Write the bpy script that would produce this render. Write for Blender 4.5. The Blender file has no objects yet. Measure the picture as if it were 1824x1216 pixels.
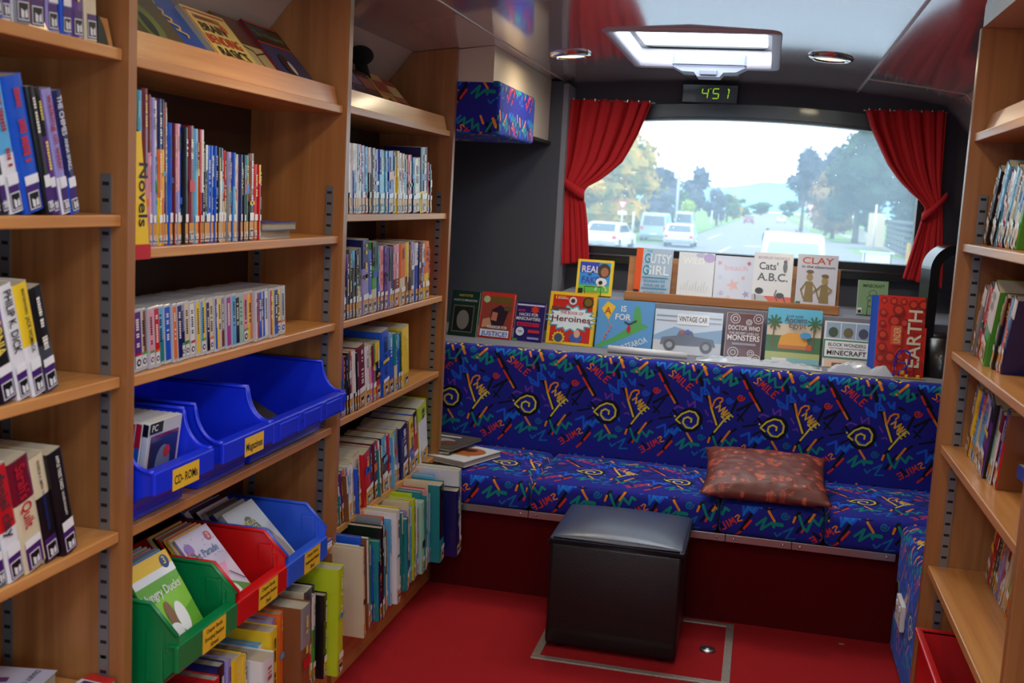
import bpy, bmesh, math, random
import numpy as np
from mathutils import Vector, Matrix
S = bpy.context.scene
COL = S.collection
PI = math.pi
rnd = random.Random(7)

# ------------------------------------------------------------------ camera
YAW, PITCH, ROLL, FPX, EYE = .220839, .132352, .0548905, 1941.9, 1.55
cd = bpy.data.cameras.new('camera')
cam = bpy.data.objects.new('camera', cd)
COL.objects.link(cam)
fw = Vector((-math.sin(YAW) * math.cos(PITCH), math.cos(YAW) * math.cos(PITCH), -math.sin(PITCH)))
r0 = Vector((math.cos(YAW), math.sin(YAW), 0))
u0 = r0.cross(fw)
rt = r0 * math.cos(ROLL) + u0 * math.sin(ROLL)
up = -r0 * math.sin(ROLL) + u0 * math.cos(ROLL)
M = Matrix((rt, up, -fw)).transposed().to_4x4()
M.translation = Vector((0, 0, EYE))
cam.matrix_world = M
cd.sensor_width = 36.0
cd.lens = 36.0 * FPX / 1824.0
cd.clip_end = 5000
cd.dof.use_dof = True
cd.dof.focus_distance = 3.5
cd.dof.aperture_fstop = 5.0
S.camera = cam

# ------------------------------------------------------------------ world, exposure
S.view_settings.view_transform = 'Standard'
S.view_settings.look = 'None'
S.view_settings.gamma = 1
S.view_settings.use_curve_mapping = False
S.view_settings.exposure = 0.0
SKY = 9.5
w = bpy.data.worlds.new('overcast_sky')
S.world = w
w.use_nodes = True
nt = w.node_tree
bg = nt.nodes['Background']
tc = nt.nodes.new('ShaderNodeTexCoord')
nz = nt.nodes.new('ShaderNodeTexNoise')
nz.inputs['Scale'].default_value = 2.2
nz.inputs['Detail'].default_value = 4
mp = nt.nodes.new('ShaderNodeMapping')
mp.inputs['Scale'].default_value = (1, 1, 4)
cr = nt.nodes.new('ShaderNodeValToRGB')
cr.color_ramp.elements[0].position = .35
cr.color_ramp.elements[0].color = (.74, .87, 1, 1)
cr.color_ramp.elements[1].position = .65
cr.color_ramp.elements[1].color = (.93, .97, 1, 1)
nt.links.new(tc.outputs['Generated'], mp.inputs['Vector'])
nt.links.new(mp.outputs['Vector'], nz.inputs['Vector'])
nt.links.new(nz.outputs['Fac'], cr.inputs['Fac'])
nt.links.new(cr.outputs['Color'], bg.inputs['Color'])
bg.inputs['Strength'].default_value = SKY
S.cycles.use_denoising = True
S.cycles.max_bounces = 8
S.cycles.transparent_max_bounces = 12
S.cycles.sample_clamp_indirect = 6
S.cycles.caustics_reflective = False
S.cycles.caustics_refractive = False


def portal(name, loc, nrm, sx, sy):
    l = bpy.data.lights.new(name, 'AREA')
    l.shape = 'RECTANGLE'
    l.size, l.size_y = sx, sy
    l.cycles.is_portal = True
    o = bpy.data.objects.new(name, l)
    COL.objects.link(o)
    o.location = loc
    o.rotation_euler = Vector(nrm).to_track_quat('-Z', 'Z').to_euler()
    return o


portal('rear_window_daylight', (-.15, 5.62, 1.65), (0, -1, 0), 1.75, .75)
portal('windscreen_daylight', (-.3, -2.45, 1.35), (0, 1, 0), 2.0, 1.1)
portal('skylight_daylight', (-.31, 4.43, 2.32), (0, 0, -1), .66, 1.05)
portal('added_skylight_daylight', (-.31, .5, 2.32), (0, 0, -1), .66, 1.05)
portal('side_window_daylight', (1.12, .2, 1.45), (-1, 0, 0), 2.2, .9)
portal('side_door_daylight', (1.12, -1.6, .95), (-1, 0, 0), 1.0, 1.7)

# ------------------------------------------------------------------ helpers
def lin(c):
    return tuple((x / 255 / 12.92) if x / 255 <= .04045 else ((x / 255 + .055) / 1.055) ** 2.4 for x in c) + (1,)


def nodes(name):
    m = bpy.data.materials.new(name)
    m.use_nodes = True
    t = m.node_tree
    return m, t, t.nodes['Principled BSDF']


def mat(name, rgb, rough=.5, metal=0, coat=0, bump=0, bscale=200, var=0, sheen=0, spec=.5):
    m, t, b = nodes(name)
    c = lin(rgb)
    b.inputs['Base Color'].default_value = c
    b.inputs['Roughness'].default_value = rough
    b.inputs['Metallic'].default_value = metal
    b.inputs['Coat Weight'].default_value = coat
    b.inputs['Coat Roughness'].default_value = .08
    b.inputs['Sheen Weight'].default_value = sheen
    b.inputs['Specular IOR Level'].default_value = spec
    if bump or var:
        g = t.nodes.new('ShaderNodeNewGeometry')
        n = t.nodes.new('ShaderNodeTexNoise')
        n.inputs['Scale'].default_value = bscale
        n.inputs['Detail'].default_value = 3
        t.links.new(g.outputs['Position'], n.inputs['Vector'])
        if bump:
            bp = t.nodes.new('ShaderNodeBump')
            bp.inputs['Strength'].default_value = bump
            bp.inputs['Distance'].default_value = .01
            t.links.new(n.outputs['Fac'], bp.inputs['Height'])
            t.links.new(bp.outputs['Normal'], b.inputs['Normal'])
        if var:
            mx = t.nodes.new('ShaderNodeMixRGB')
            mx.inputs[1].default_value = tuple(x * (1 - var) for x in c[:3]) + (1,)
            mx.inputs[2].default_value = tuple(min(1, x * (1 + var)) for x in c[:3]) + (1,)
            t.links.new(n.outputs['Fac'], mx.inputs[0])
            t.links.new(mx.outputs[0], b.inputs['Base Color'])
    return m


def wood(name, axis, dark=(150, 92, 44), light=(196, 130, 70)):
    m, t, b = nodes(name)
    g = t.nodes.new('ShaderNodeNewGeometry')
    mpn = t.nodes.new('ShaderNodeMapping')
    s = [28, 28, 28]
    s[axis] = 1.3
    mpn.inputs['Scale'].default_value = s
    n = t.nodes.new('ShaderNodeTexNoise')
    n.inputs['Scale'].default_value = 1.0
    n.inputs['Detail'].default_value = 6
    n.inputs['Distortion'].default_value = .6
    r = t.nodes.new('ShaderNodeValToRGB')
    r.color_ramp.elements[0].position = .3
    r.color_ramp.elements[0].color = lin(dark)
    r.color_ramp.elements[1].position = .72
    r.color_ramp.elements[1].color = lin(light)
    t.links.new(g.outputs['Position'], mpn.inputs['Vector'])
    t.links.new(mpn.outputs['Vector'], n.inputs['Vector'])
    t.links.new(n.outputs['Fac'], r.inputs['Fac'])
    t.links.new(r.outputs['Color'], b.inputs['Base Color'])
    b.inputs['Roughness'].default_value = .38
    b.inputs['Coat Weight'].default_value = .25
    b.inputs['Coat Roughness'].default_value = .18
    return m


def attr_mat(name, rough=.35, coat=.4, spec=.5):
    m, t, b = nodes(name)
    a = t.nodes.new('ShaderNodeAttribute')
    a.attribute_name = 'Col'
    t.links.new(a.outputs['Color'], b.inputs['Base Color'])
    b.inputs['Roughness'].default_value = rough
    b.inputs['Coat Weight'].default_value = coat
    b.inputs['Coat Roughness'].default_value = .12
    b.inputs['Specular IOR Level'].default_value = spec
    return m


def emis(name, rgb, strength):
    m, t, b = nodes(name)
    b.inputs['Base Color'].default_value = (0, 0, 0, 1)
    b.inputs['Emission Color'].default_value = lin(rgb)
    b.inputs['Emission Strength'].default_value = strength
    return m


WV = wood('beech_veneer_upright', 2, (140, 89, 48), (173, 117, 68))
WY = wood('beech_veneer_along', 1, (184, 120, 62), (216, 156, 92))
WX = wood('beech_veneer_across', 0, (160, 98, 46), (196, 132, 72))
COVER = attr_mat('book_cover_film', .32, .35)
PAGES = mat('paper_pages', (172, 162, 142), .9, bump=.3, bscale=600, var=.12)
STEEL = mat('slotted_steel', (138, 136, 140), .35, .6)
ALU = mat('brushed_aluminium', (175, 172, 172), .35, 1)
BLACK = mat('black_plastic', (14, 14, 16), .3, coat=.3)
SLOT = mat('dark_slot', (10, 9, 9), .8)
CREAM = mat('cream_laminate', (212, 196, 178), .3, coat=.3)
CEIL = mat('glossy_cream_ceiling', (200, 186, 182), .12, coat=1.0)
GREYC = mat('charcoal_carpet_lining', (78, 80, 90), .95, bump=.5, bscale=500, var=.25)
GREYL = mat('window_lit_grey_carpet', (138, 138, 148), .95, bump=.5, bscale=500, var=.2)  # grey raised to put the window light into the carpet colour
REDC = mat('red_carpet', (176, 34, 40), .98, bump=.7, bscale=260, var=.3, spec=.15)
SHADERED = mat('shaded_red_carpet_panel', (92, 12, 18), .98, bump=.8, bscale=260, var=.35, spec=.1)  # same red carpet as the floor, shade put into the colour
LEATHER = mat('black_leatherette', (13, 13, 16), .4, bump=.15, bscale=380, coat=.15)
WHITEP = mat('white_plastic', (226, 226, 230), .4)
GREYP = mat('grey_plastic', (146, 150, 170), .45)
CURT = mat('red_curtain_cloth', (186, 36, 42), .8, bump=.15, bscale=900, spec=.2)
BLUEP = mat('blue_bin_plastic', (22, 50, 228), .32, coat=.15)
BLUEP2 = mat('light_blue_bin_plastic', (46, 92, 220), .32, coat=.15)
GREENP = mat('green_bin_plastic', (0, 122, 66), .32, coat=.15)
REDP = mat('red_bin_plastic', (206, 18, 22), .32, coat=.15)
CHROME = mat('chrome', (220, 215, 208), .08, 1)


def mkobj(name, bm, m, parent=None, smooth=False, recalc=True):
    if recalc:
        bmesh.ops.recalc_face_normals(bm, faces=bm.faces)
    me = bpy.data.meshes.new(name)
    bm.to_mesh(me)
    bm.free()
    for k in (m if isinstance(m, (list, tuple)) else [m]):
        me.materials.append(k)
    if smooth:
        for p in me.polygons:
            p.use_smooth = True
    o = bpy.data.objects.new(name, me)
    COL.objects.link(o)
    if parent is not None:
        o.parent = parent
    return o


def empty(name, loc=(0, 0, 0), rz=0):
    o = bpy.data.objects.new(name, None)
    COL.objects.link(o)
    o.location = loc
    o.rotation_euler = (0, 0, rz)
    o.empty_display_size = .05
    return o


def tag(o, label, cat, group=None, kind=None):
    o['label'] = label
    o['category'] = cat
    if group:
        o['group'] = group
    if kind:
        o['kind'] = kind
    return o


def struct(o, label=None):
    o['kind'] = 'structure'
    if label:
        o['label'] = label
    return o


def box(bm, x0, x1, y0, y1, z0, z1, bev=0, seg=2, mi=0):
    vs = [bm.verts.new((x, y, z)) for x in (x0, x1) for y in (y0, y1) for z in (z0, z1)]
    idx = [(0, 1, 3, 2), (4, 6, 7, 5), (0, 4, 5, 1), (2, 3, 7, 6), (0, 2, 6, 4), (1, 5, 7, 3)]
    fs = [bm.faces.new([vs[i] for i in q]) for q in idx]
    for f in fs:
        f.material_index = mi
    if bev:
        es = list({e for f in fs for e in f.edges})
        r = bmesh.ops.bevel(bm, geom=es, offset=bev, segments=seg, affect='EDGES', profile=.5)
        for f in r['faces']:
            f.material_index = mi
    return vs


def nbox(name, d, m, parent=None, bev=.002, seg=2, smooth=False):
    bm = bmesh.new()
    box(bm, *d, bev=bev, seg=seg)
    return mkobj(name, bm, m, parent, smooth)


def tube(bm, pts, r, n=8, mi=0, closed=False):
    pts = [Vector(p) for p in pts]
    rings = []
    N = len(pts)
    prev = None
    for i, p in enumerate(pts):
        a = pts[(i - 1) % N] if (i or closed) else pts[i]
        b = pts[(i + 1) % N] if (i < N - 1 or closed) else pts[i]
        d = (b - a).normalized()
        if prev is None:
            t = Vector((0, 0, 1)) if abs(d.z) < .9 else Vector((1, 0, 0))
            e = d.cross(t).normalized()
        else:
            e = (prev - d * prev.dot(d)).normalized()
        prev = e
        f = d.cross(e)
        rr = r[i] if isinstance(r, (list, tuple)) else r
        rings.append([bm.verts.new(p + (e * math.cos(2 * PI * k / n) + f * math.sin(2 * PI * k / n)) * rr) for k in range(n)])
    for i in range(N if closed else N - 1):
        A, B = rings[i], rings[(i + 1) % N]
        for k in range(n):
            fc = bm.faces.new((A[k], A[(k + 1) % n], B[(k + 1) % n], B[k]))
            fc.material_index = mi
            fc.smooth = True
    if not closed:
        bm.faces.new(rings[0]).material_index = mi
        bm.faces.new(rings[-1][::-1]).material_index = mi


def lathe(bm, prof, n=32, c=(0, 0, 0), mi=0):
    rings = []
    for r, z in prof:
        if r < 1e-6:
            rings.append([bm.verts.new((c[0], c[1], c[2] + z))])
        else:
            rings.append([bm.verts.new((c[0] + r * math.cos(2 * PI * k / n), c[1] + r * math.sin(2 * PI * k / n), c[2] + z)) for k in range(n)])
    for A, B in zip(rings, rings[1:]):
        for k in range(n):
            q = [A[k % len(A)], A[(k + 1) % len(A)], B[(k + 1) % len(B)], B[k % len(B)]]
            u = []
            for v in q:
                if v not in u:
                    u.append(v)
            if len(u) > 2:
                f = bm.faces.new(u)
                f.material_index = mi
                f.smooth = True


def prism(bm, poly, axis, a, b, mi=0):
    """extrude a closed polygon (list of 2D points) along an axis from a to b."""
    def P(p, t):
        q = list(p)
        q.insert(axis, t)
        return bm.verts.new(q)
    A = [P(p, a) for p in poly]
    B = [P(p, b) for p in poly]
    f = [bm.faces.new(A), bm.faces.new(B[::-1])]
    n = len(poly)
    for i in range(n):
        f.append(bm.faces.new((A[i], B[i], B[(i + 1) % n], A[(i + 1) % n])))
    for x in f:
        x.material_index = mi
    return f


# ---- text as geometry
_tcache = {}


def text_faces(s):
    """triangles of a word, normalised: height of a capital = 1, starts at x = 0"""
    if s in _tcache:
        return _tcache[s]
    cu = bpy.data.curves.new('txt', 'FONT')
    cu.body = s
    cu.resolution_u = 3
    cu.size = 1.0
    cu.offset = .016
    o = bpy.data.objects.new('txt', cu)
    COL.objects.link(o)
    dg = bpy.context.evaluated_depsgraph_get()
    me = bpy.data.meshes.new_from_object(o.evaluated_get(dg))
    V = [tuple(v.co[:2]) for v in me.vertices]
    F = [tuple(p.vertices) for p in me.polygons]
    bpy.data.objects.remove(o)
    bpy.data.curves.remove(cu)
    bpy.data.meshes.remove(me)
    if V:
        x0 = min(v[0] for v in V)
        x1 = max(v[0] for v in V)
        V = [((v[0] - x0) / .7, v[1] / .7) for v in V]
        w_ = (x1 - x0) / .7
    else:
        w_ = 1
    _tcache[s] = (V, F, w_)
    return _tcache[s]


class Art:
    """a coloured mesh: flat shapes laid on a plane (origin o, right r, up u, outward n)"""

    def __init__(self, bm=None):
        self.bm = bm or bmesh.new()
        self.cl = self.bm.loops.layers.color.get('Col') or self.bm.loops.layers.color.new('Col')
        self.k = 0

    def plane(self, o, r, u):
        self.o, self.r, self.u = Vector(o), Vector(r).normalized(), Vector(u).normalized()
        self.n = self.r.cross(self.u)
        self.k = 0
        return self

    def P(self, x, y):
        return self.o + self.r * x + self.u * y + self.n * (.00035 * (self.k + 1))

    def face(self, pts, c, lift=True):
        f = self.bm.faces.new([self.bm.verts.new(self.P(*p)) for p in pts])
        c = col(c)
        for l in f.loops:
            l[self.cl] = c
        if lift:
            self.k += 1
        return self

    def rect(self, x0, y0, x1, y1, c):
        return self.face([(x0, y0), (x1, y0), (x1, y1), (x0, y1)], c)

    def disc(self, x, y, rx, c, ry=None, n=20):
        ry = ry or rx
        return self.face([(x + rx * math.cos(2 * PI * i / n), y + ry * math.sin(2 * PI * i / n)) for i in range(n)], c)

    def star(self, x, y, r1, r2, c, n=12, sy=1):
        return self.face([(x + (r1 if i % 2 else r2) * math.cos(PI * i / n), y + sy * (r1 if i % 2 else r2) * math.sin(PI * i / n)) for i in range(2 * n)], c)

    def line(self, pts, wd, c):
        for (ax, ay), (bx, by) in zip(pts, pts[1:]):
            dx, dy = bx - ax, by - ay
            L = math.hypot(dx, dy) or 1
            px, py = -dy / L * wd / 2, dx / L * wd / 2
            ex, ey = dx / L * wd * .3, dy / L * wd * .3
            self.face([(ax + px - ex, ay + py - ey), (ax - px - ex, ay - py - ey), (bx - px + ex, by - py + ey), (bx + px + ex, by + py + ey)], c, lift=False)
        self.k += 1
        return self

    def ring(self, x, y, r, wd, c, n=20, a0=0, a1=2 * PI, sy=1):
        return self.line([(x + r * math.cos(a0 + (a1 - a0) * i / n), y + sy * r * math.sin(a0 + (a1 - a0) * i / n)) for i in range(n + 1)], wd, c)

    def text(self, s, x, y, h, c, w=None, ang=0, align='c'):
        V, F, tw = text_faces(s)
        sx = h if w is None else w / tw
        off = {'c': tw * sx / 2, 'l': 0, 'r': tw * sx}[align]
        ca, sa = math.cos(ang), math.sin(ang)
        c = col(c)
        vs = []
        for vx, vy in V:
            a, b = vx * sx - off, vy * h
            vs.append(self.bm.verts.new(self.P(x + a * ca - b * sa, y + a * sa + b * ca)))
        for q in F:
            try:
                f = self.bm.faces.new([vs[i] for i in q])
            except ValueError:
                continue
            for l in f.loops:
                l[self.cl] = c
        self.k += 1
        return self

    def solid(self, x0, x1, y0, y1, z0, z1, c, bev=0):
        before = set(self.bm.faces)
        box(self.bm, x0, x1, y0, y1, z0, z1, bev)
        c = col(c)
        for f in self.bm.faces:
            if f not in before:
                for l in f.loops:
                    l[self.cl] = c
        return self

    def paint(self, faces, c):
        c = col(c)
        for f in faces:
            for l in f.loops:
                l[self.cl] = c


PAL = dict(r=(196, 26, 34), R=(112, 20, 40), b=(24, 84, 200), B=(22, 26, 92), c=(92, 172, 222), t=(24, 130, 140), g=(72, 160, 58),
           G=(22, 74, 46), y=(236, 200, 40), o=(226, 110, 36), O=(128, 76, 44), w=(226, 226, 230), k=(20, 20, 24), e=(132, 134, 142),
           E=(66, 68, 78), p=(226, 150, 166), P=(92, 44, 132), v=(150, 140, 204), n=(216, 202, 168), l=(186, 204, 34), h=(186, 190, 200),
           m=(168, 60, 150), a=(150, 200, 180), q=(200, 96, 110))
CN = dict(r='red', R='maroon', b='blue', B='navy', c='pale blue', t='teal', g='green', G='dark green', y='yellow', o='orange',
          O='brown', w='white', k='black', e='grey', E='dark grey', p='pink', P='purple', v='lavender', n='cream', l='lime green',
          h='silvery', m='magenta', a='mint green', q='rose pink')


def col(c):
    if isinstance(c, str):
        c = PAL[c]
    return (c[0] / 255, c[1] / 255, c[2] / 255, 1)      # byte colour layers hold display values


# ------------------------------------------------------------------ painted fabric tile (drawn stroke by stroke)
class Raster:
    def __init__(self, W, H, base, sx, sy):
        self.W, self.H, self.sx, self.sy = W, H, sx, sy
        self.im = np.zeros((H, W, 3), np.float32) + np.array(base, np.float32) / 255

    def stroke(self, pts, c, wd, shear=True, dash=0):
        c = np.array(c, np.float32) / 255
        k = self.W / self.sx
        P = []
        for x, y in pts:
            if shear:
                y = y - .104 * x
            P.append((x * k, y * k))
        wd *= k
        xs = [p[0] for p in P]
        ys = [p[1] for p in P]
        x0, x1 = int(min(xs) - wd - 2), int(max(xs) + wd + 3)
        y0, y1 = int(min(ys) - wd - 2), int(max(ys) + wd + 3)
        X, Y = np.meshgrid(np.arange(x0, x1), np.arange(y0, y1))
        D = np.full(X.shape, 1e9, np.float32)
        for (ax, ay), (bx, by) in zip(P, P[1:]):
            dx, dy = bx - ax, by - ay
            L = dx * dx + dy * dy + 1e-9
            t = np.clip(((X - ax) * dx + (Y - ay) * dy) / L, 0, 1)
            D = np.minimum(D, np.hypot(X - ax - t * dx, Y - ay - t * dy))
        D += .9 * np.sin(X * .9 + Y * 1.7) * .5
        A = np.clip(wd / 2 - D + .5, 0, 1)[..., None]
        XX, YY = X % self.W, Y % self.H
        self.im[YY, XX] = self.im[YY, XX] * (1 - A) + c * A

    def image(self, name):
        H, W = self.H, self.W
        im = bpy.data.images.new(name, W, H)
        a = np.ones((H, W, 4), np.float32)
        a[..., :3] = self.im[::-1]
        im.pixels.foreach_set(a.ravel())
        im.update()
        im.pack()
        return im


def image_mat(name, im, rough=.9, sheen=.3, bump=.3, bscale=900, spec=.3):
    m, t, b = nodes(name)
    tx = t.nodes.new('ShaderNodeTexImage')
    tx.image = im
    uv = t.nodes.new('ShaderNodeUVMap')
    uv.uv_map = 'UVMap'
    t.links.new(uv.outputs['UV'], tx.inputs['Vector'])
    t.links.new(tx.outputs['Color'], b.inputs['Base Color'])
    b.inputs['Roughness'].default_value = rough
    b.inputs['Sheen Weight'].default_value = sheen
    b.inputs['Sheen Tint'].default_value = (.16, .34, 1, 1)
    b.inputs['Sheen Roughness'].default_value = .35
    b.inputs['Specular IOR Level'].default_value = spec
    g = t.nodes.new('ShaderNodeNewGeometry')
    n = t.nodes.new('ShaderNodeTexNoise')
    n.inputs['Scale'].default_value = bscale
    bp = t.nodes.new('ShaderNodeBump')
    bp.inputs['Strength'].default_value = bump
    bp.inputs['Distance'].default_value = .004
    t.links.new(g.outputs['Position'], n.inputs['Vector'])
    t.links.new(n.outputs['Fac'], bp.inputs['Height'])
    t.links.new(bp.outputs['Normal'], b.inputs['Normal'])
    return m


def fabric_tile():
    R = Raster(512, 667, (28, 32, 146), 768, 1000)
    K = (8, 8, 26)
    YEL, ORA, RED = (232, 214, 60), (240, 140, 40), (222, 54, 34)
    TEAL, BLU, PUR, LB = (10, 140, 130), (24, 92, 224), (112, 60, 176), (20, 120, 220)
    s = R.stroke
    # black shadows
    for a, b, wd in [((260, 215), (340, 450), 34), ((350, 440), (480, 760), 30), ((650, 240), (760, 420), 36), ((745, 420), (860, 610), 30),
                     ((640, 480), (560, 690), 22), ((60, 600), (130, 680), 24), ((480, 760), (400, 900), 30), ((640, 780), (500, 900), 20),
                     ((560, 330), (640, 300), 22), ((300, 200), (360, 160), 20), ((640, 600), (780, 520), 24), ((650, 700), (740, 560), 18),
                     ((700, 760), (820, 740), 18), ((430, 1000), (520, 870), 22), ((740, 1100), (830, 930), 26), ((30, 760), (100, 720), 16),
                     ((500, 420), (540, 440), 20), ((180, 350), (230, 300), 18), ((640, 640), (700, 700), 16), ((560, 1000), (620, 1060), 18)]:
        s([a, b], K, wd)
    for i in range(14):
        x, y = rnd.uniform(0, 768), rnd.uniform(130, 1100)
        s([(x, y), (x + rnd.uniform(-15, 15), y + 14)], K, 12)
    # zigzags
    s([(0, 190), (60, 150), (50, 210), (130, 165), (130, 250), (180, 210), (190, 300), (245, 300), (300, 210), (330, 190)], TEAL, 20)
    s([(430, 290), (470, 260), (500, 330), (560, 250), (560, 360), (620, 330), (600, 290)], TEAL, 26)
    s([(415, 290), (450, 300), (470, 270)], TEAL, 26)
    s([(650, 200), (660, 240), (710, 200), (730, 270), (790, 210)], LB, 20)
    s([(320, 300), (350, 300), (370, 340)], TEAL, 22)
    s([(330, 300), (330, 440), (375, 440), (330, 380), (300, 380), (310, 500), (215, 420), (240, 480), (310, 510)], BLU, 22)
    s([(400, 370), (430, 420), (455, 370), (455, 430)], BLU, 20)
    s([(110, 940), (180, 880), (150, 980), (230, 920), (250, 960)], TEAL, 22)
    s([(250, 930), (310, 940)], TEAL, 34)
    s([(440, 860), (480, 960), (510, 990), (545, 880), (600, 940), (620, 880), (650, 900)], TEAL, 22)
    s([(690, 850), (760, 820), (770, 930), (830, 860), (850, 920), (900, 850)], BLU, 22)
    s([(330, 1000), (400, 960), (350, 1060), (420, 1060)], (14, 110, 180), 16)
    s([(260, 1010), (280, 1040), (310, 1010)], (14, 110, 180), 16)
    s([(0, 860), (30, 790), (70, 830), (110, 770), (140, 800)], LB, 18)
    # small spirals
    for cx, cy, r, c in [(420, 210, 34, (14, 120, 170)), (330, 860, 36, (14, 110, 160)), (560, 505, 34, BLU), (660, 478, 36, RED)]:
        s([(cx + r * (1 - i / 22) * math.cos(i * .5), cy + r * (1 - i / 22) * math.sin(i * .5)) for i in range(20)], c, 13)
    # purple scraps
    s([(70, 580), (100, 560), (150, 580)], PUR, 18)
    s([(185, 510), (200, 560), (250, 510), (255, 570)], PUR, 16)
    s([(350, 600), (380, 650)], PUR, 16)
    s([(380, 710), (410, 700), (420, 720)], PUR, 14)
    s([(320, 740), (335, 780)], LB, 16)
    # bars
    s([(200, 145), (225, 210)], ORA, 20)
    s([(310, 175), (340, 250)], ORA, 26)
    s([(555, 210), (490, 270)], ORA, 24)
    s([(460, 290), (470, 300)], ORA, 18)
    s([(675, 315), (712, 390)], RED, 20)
    s([(735, 430), (800, 540)], RED, 20)
    s([(800, 540), (838, 605)], ORA, 18)
    s([(200, 825), (250, 905)], ORA, 20)
    s([(585, 805), (520, 905)], ORA, 20)
    s([(410, 870), (398, 912)], ORA, 20)
    s([(65, 905), (15, 975)], RED, 20)
    s([(830, 990), (785, 1050)], RED, 20)
    s([(755, 1085), (715, 1125)], RED, 20)
    s([(470, 1000), (478, 980)], RED, 18)
    s([(250, 300), (255, 330)], RED, 18)

    def word(x, y, ux, uy, h, cs, wd, flip=1):
        L = math.hypot(ux, uy)
        ux, uy = ux / L, uy / L
        vx, vy = -uy * flip, ux * flip
        G = {'S': [(.9, .1), (.3, 0), (.1, .25), (.7, .6), (.8, .9), (.1, 1)], 'M': [(0, 1), (.2, 0), (.5, .7), (.8, 0), (1, 1)], 'I': [(.3, 0), (.3, 1)],
             'L': [(.1, 0), (.1, 1), (.8, 1)], 'E': [(.9, 0), (.1, 0), (.1, .5), (.7, .5), (.1, .5), (.1, 1), (.9, 1)]}
        p = 0
        for i, ch in enumerate('SMILE'):
            w_ = .5 if ch == 'I' else .95
            pts = [((p + a * w_ * .8) * h, b * h) for a, b in G[ch]]
            s([(x + ux * a + vx * b, y + uy * a + vy * b) for a, b in pts], cs[i], wd)
            p += w_
    word(800, 280, 200, 165, 62, [ORA, RED, RED, RED, RED], 12)
    word(735, 930, -200, 120, 58, [ORA, RED, RED, RED, RED], 12, -1)
    # yellow script SMILE
    s([(375, 462), (402, 572), (462, 740)], ORA, 20)
    s([(400, 572), (462, 738)], YEL, 15)
    s([(408, 575), (432, 500), (462, 478), (495, 482), (500, 505), (478, 530)], ORA, 16)
    s([(445, 575), (482, 548), (476, 612), (528, 572), (500, 640), (548, 600), (506, 668), (568, 622)], (236, 180, 50), 15)
    s([(603, 665), (580, 640), (545, 668), (575, 690)], YEL, 13)
    s([(535, 690), (500, 660)], YEL, 13)
    s([(575, 660), (520, 700), (545, 712)], YEL, 13)
    s([(530, 690), (448, 812)], YEL, 17)
    # big spiral
    cx, cy = 215, 695
    s([(cx + 106 * math.cos(i * .3), cy + 106 * math.sin(i * .3)) for i in range(23)], K, 30)
    s([(130, 725), (90, 690), (140, 635), (205, 606), (262, 622), (294, 672), (290, 735), (245, 776), (190, 768), (156, 722), (162, 682), (195, 664), (232, 684), (230, 715)], YEL, 17)
    s([(190, 740), (210, 760), (240, 765)], (24, 92, 200), 12)
    s([(75, 652), (80, 660)], YEL, 14)
    # weave
    n = np.random.RandomState(3).rand(R.H, R.W, 1).astype(np.float32)
    R.im *= (.86 + .28 * n)
    return R.image('doodle_weave')


def flower_tile():
    R = Raster(512, 512, (112, 52, 42), 512, 512)
    q = random.Random(3)
    for i in range(26):
        x, y = q.uniform(0, 512), q.uniform(0, 512)
        r = q.uniform(16, 30)
        c = (232, 104, 70) if q.random() < .75 else (196, 88, 62)
        for k in range(9):
            a = 2 * PI * k / 9 + q.random() * .3
            R.stroke([(x + r * .35 * math.cos(a), y + r * .35 * math.sin(a)), (x + r * math.cos(a - .16), y + r * math.sin(a - .16)),
                      (x + r * math.cos(a + .16), y + r * math.sin(a + .16)), (x + r * .35 * math.cos(a), y + r * .35 * math.sin(a))], c, 3.2, False)
        R.stroke([(x, y), (x + 1, y + 1)], c, 9, False)
    for i in range(34):
        x, y = q.uniform(0, 512), q.uniform(0, 512)
        pts = [(x, y)]
        a = q.uniform(0, 6.3)
        for k in range(6):
            a += q.uniform(-.6, .6)
            pts.append((pts[-1][0] + 9 * math.cos(a), pts[-1][1] + 9 * math.sin(a)))
        R.stroke(pts, (210, 86, 60), 3.2, False)
        R.stroke([(pts[3][0], pts[3][1]), (pts[3][0] + 6, pts[3][1] - 8)], (210, 86, 60), 6, False)
    return R.image('flower_brocade')


FAB = image_mat('doodle_moquette', fabric_tile(), .8, .35)
FLOW = image_mat('flower_brocade_cloth', flower_tile(), .5, .0, .1, 700, .6)


def boxuv(o, su, sv, ou=0, ov=0, top=None):
    """box-project world-size UVs; every face takes the tile upright"""
    me = o.data
    uv = me.uv_layers.new(name='UVMap')
    for p in me.polygons:
        n = p.normal
        ax = max(range(3), key=lambda i: abs(n[i]))
        for li in p.loop_indices:
            v = me.vertices[me.loops[li].vertex_index].co
            if ax == 0:
                a, b = v.y, v.z
            elif ax == 1:
                a, b = v.x, v.z
            else:
                a, b = v.x, v.y + (ov - top if top is not None else 0)
            uv.data[li].uv = ((a - ou) / su, (b - ov) / sv)
# ------------------------------------------------------------------ bus shell
YR, YF = 5.5, -2.4          # rear wall, front end
XL, XR = -1.62, 1.02
CE = [(-1.62, 1.79), (-1.376, 2.08), (-1.2, 2.1), (-1.02, 2.122), (-.7, 2.145), (-.3, 2.155), (.1, 2.145), (.375, 2.126), (.6, 2.1), (.776, 2.075), (1.02, 1.79)]


def ceil_z(x):
    for (a, za), (b, zb) in zip(CE, CE[1:]):
        if a <= x <= b:
            return za + (zb - za) * (x - a) / (b - a)
    return CE[0][1]


bm = bmesh.new()
box(bm, XL, XR, YF, YR + .1, -.06, 0)
struct(mkobj('floor', bm, REDC), 'red carpeted bus floor')
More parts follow.
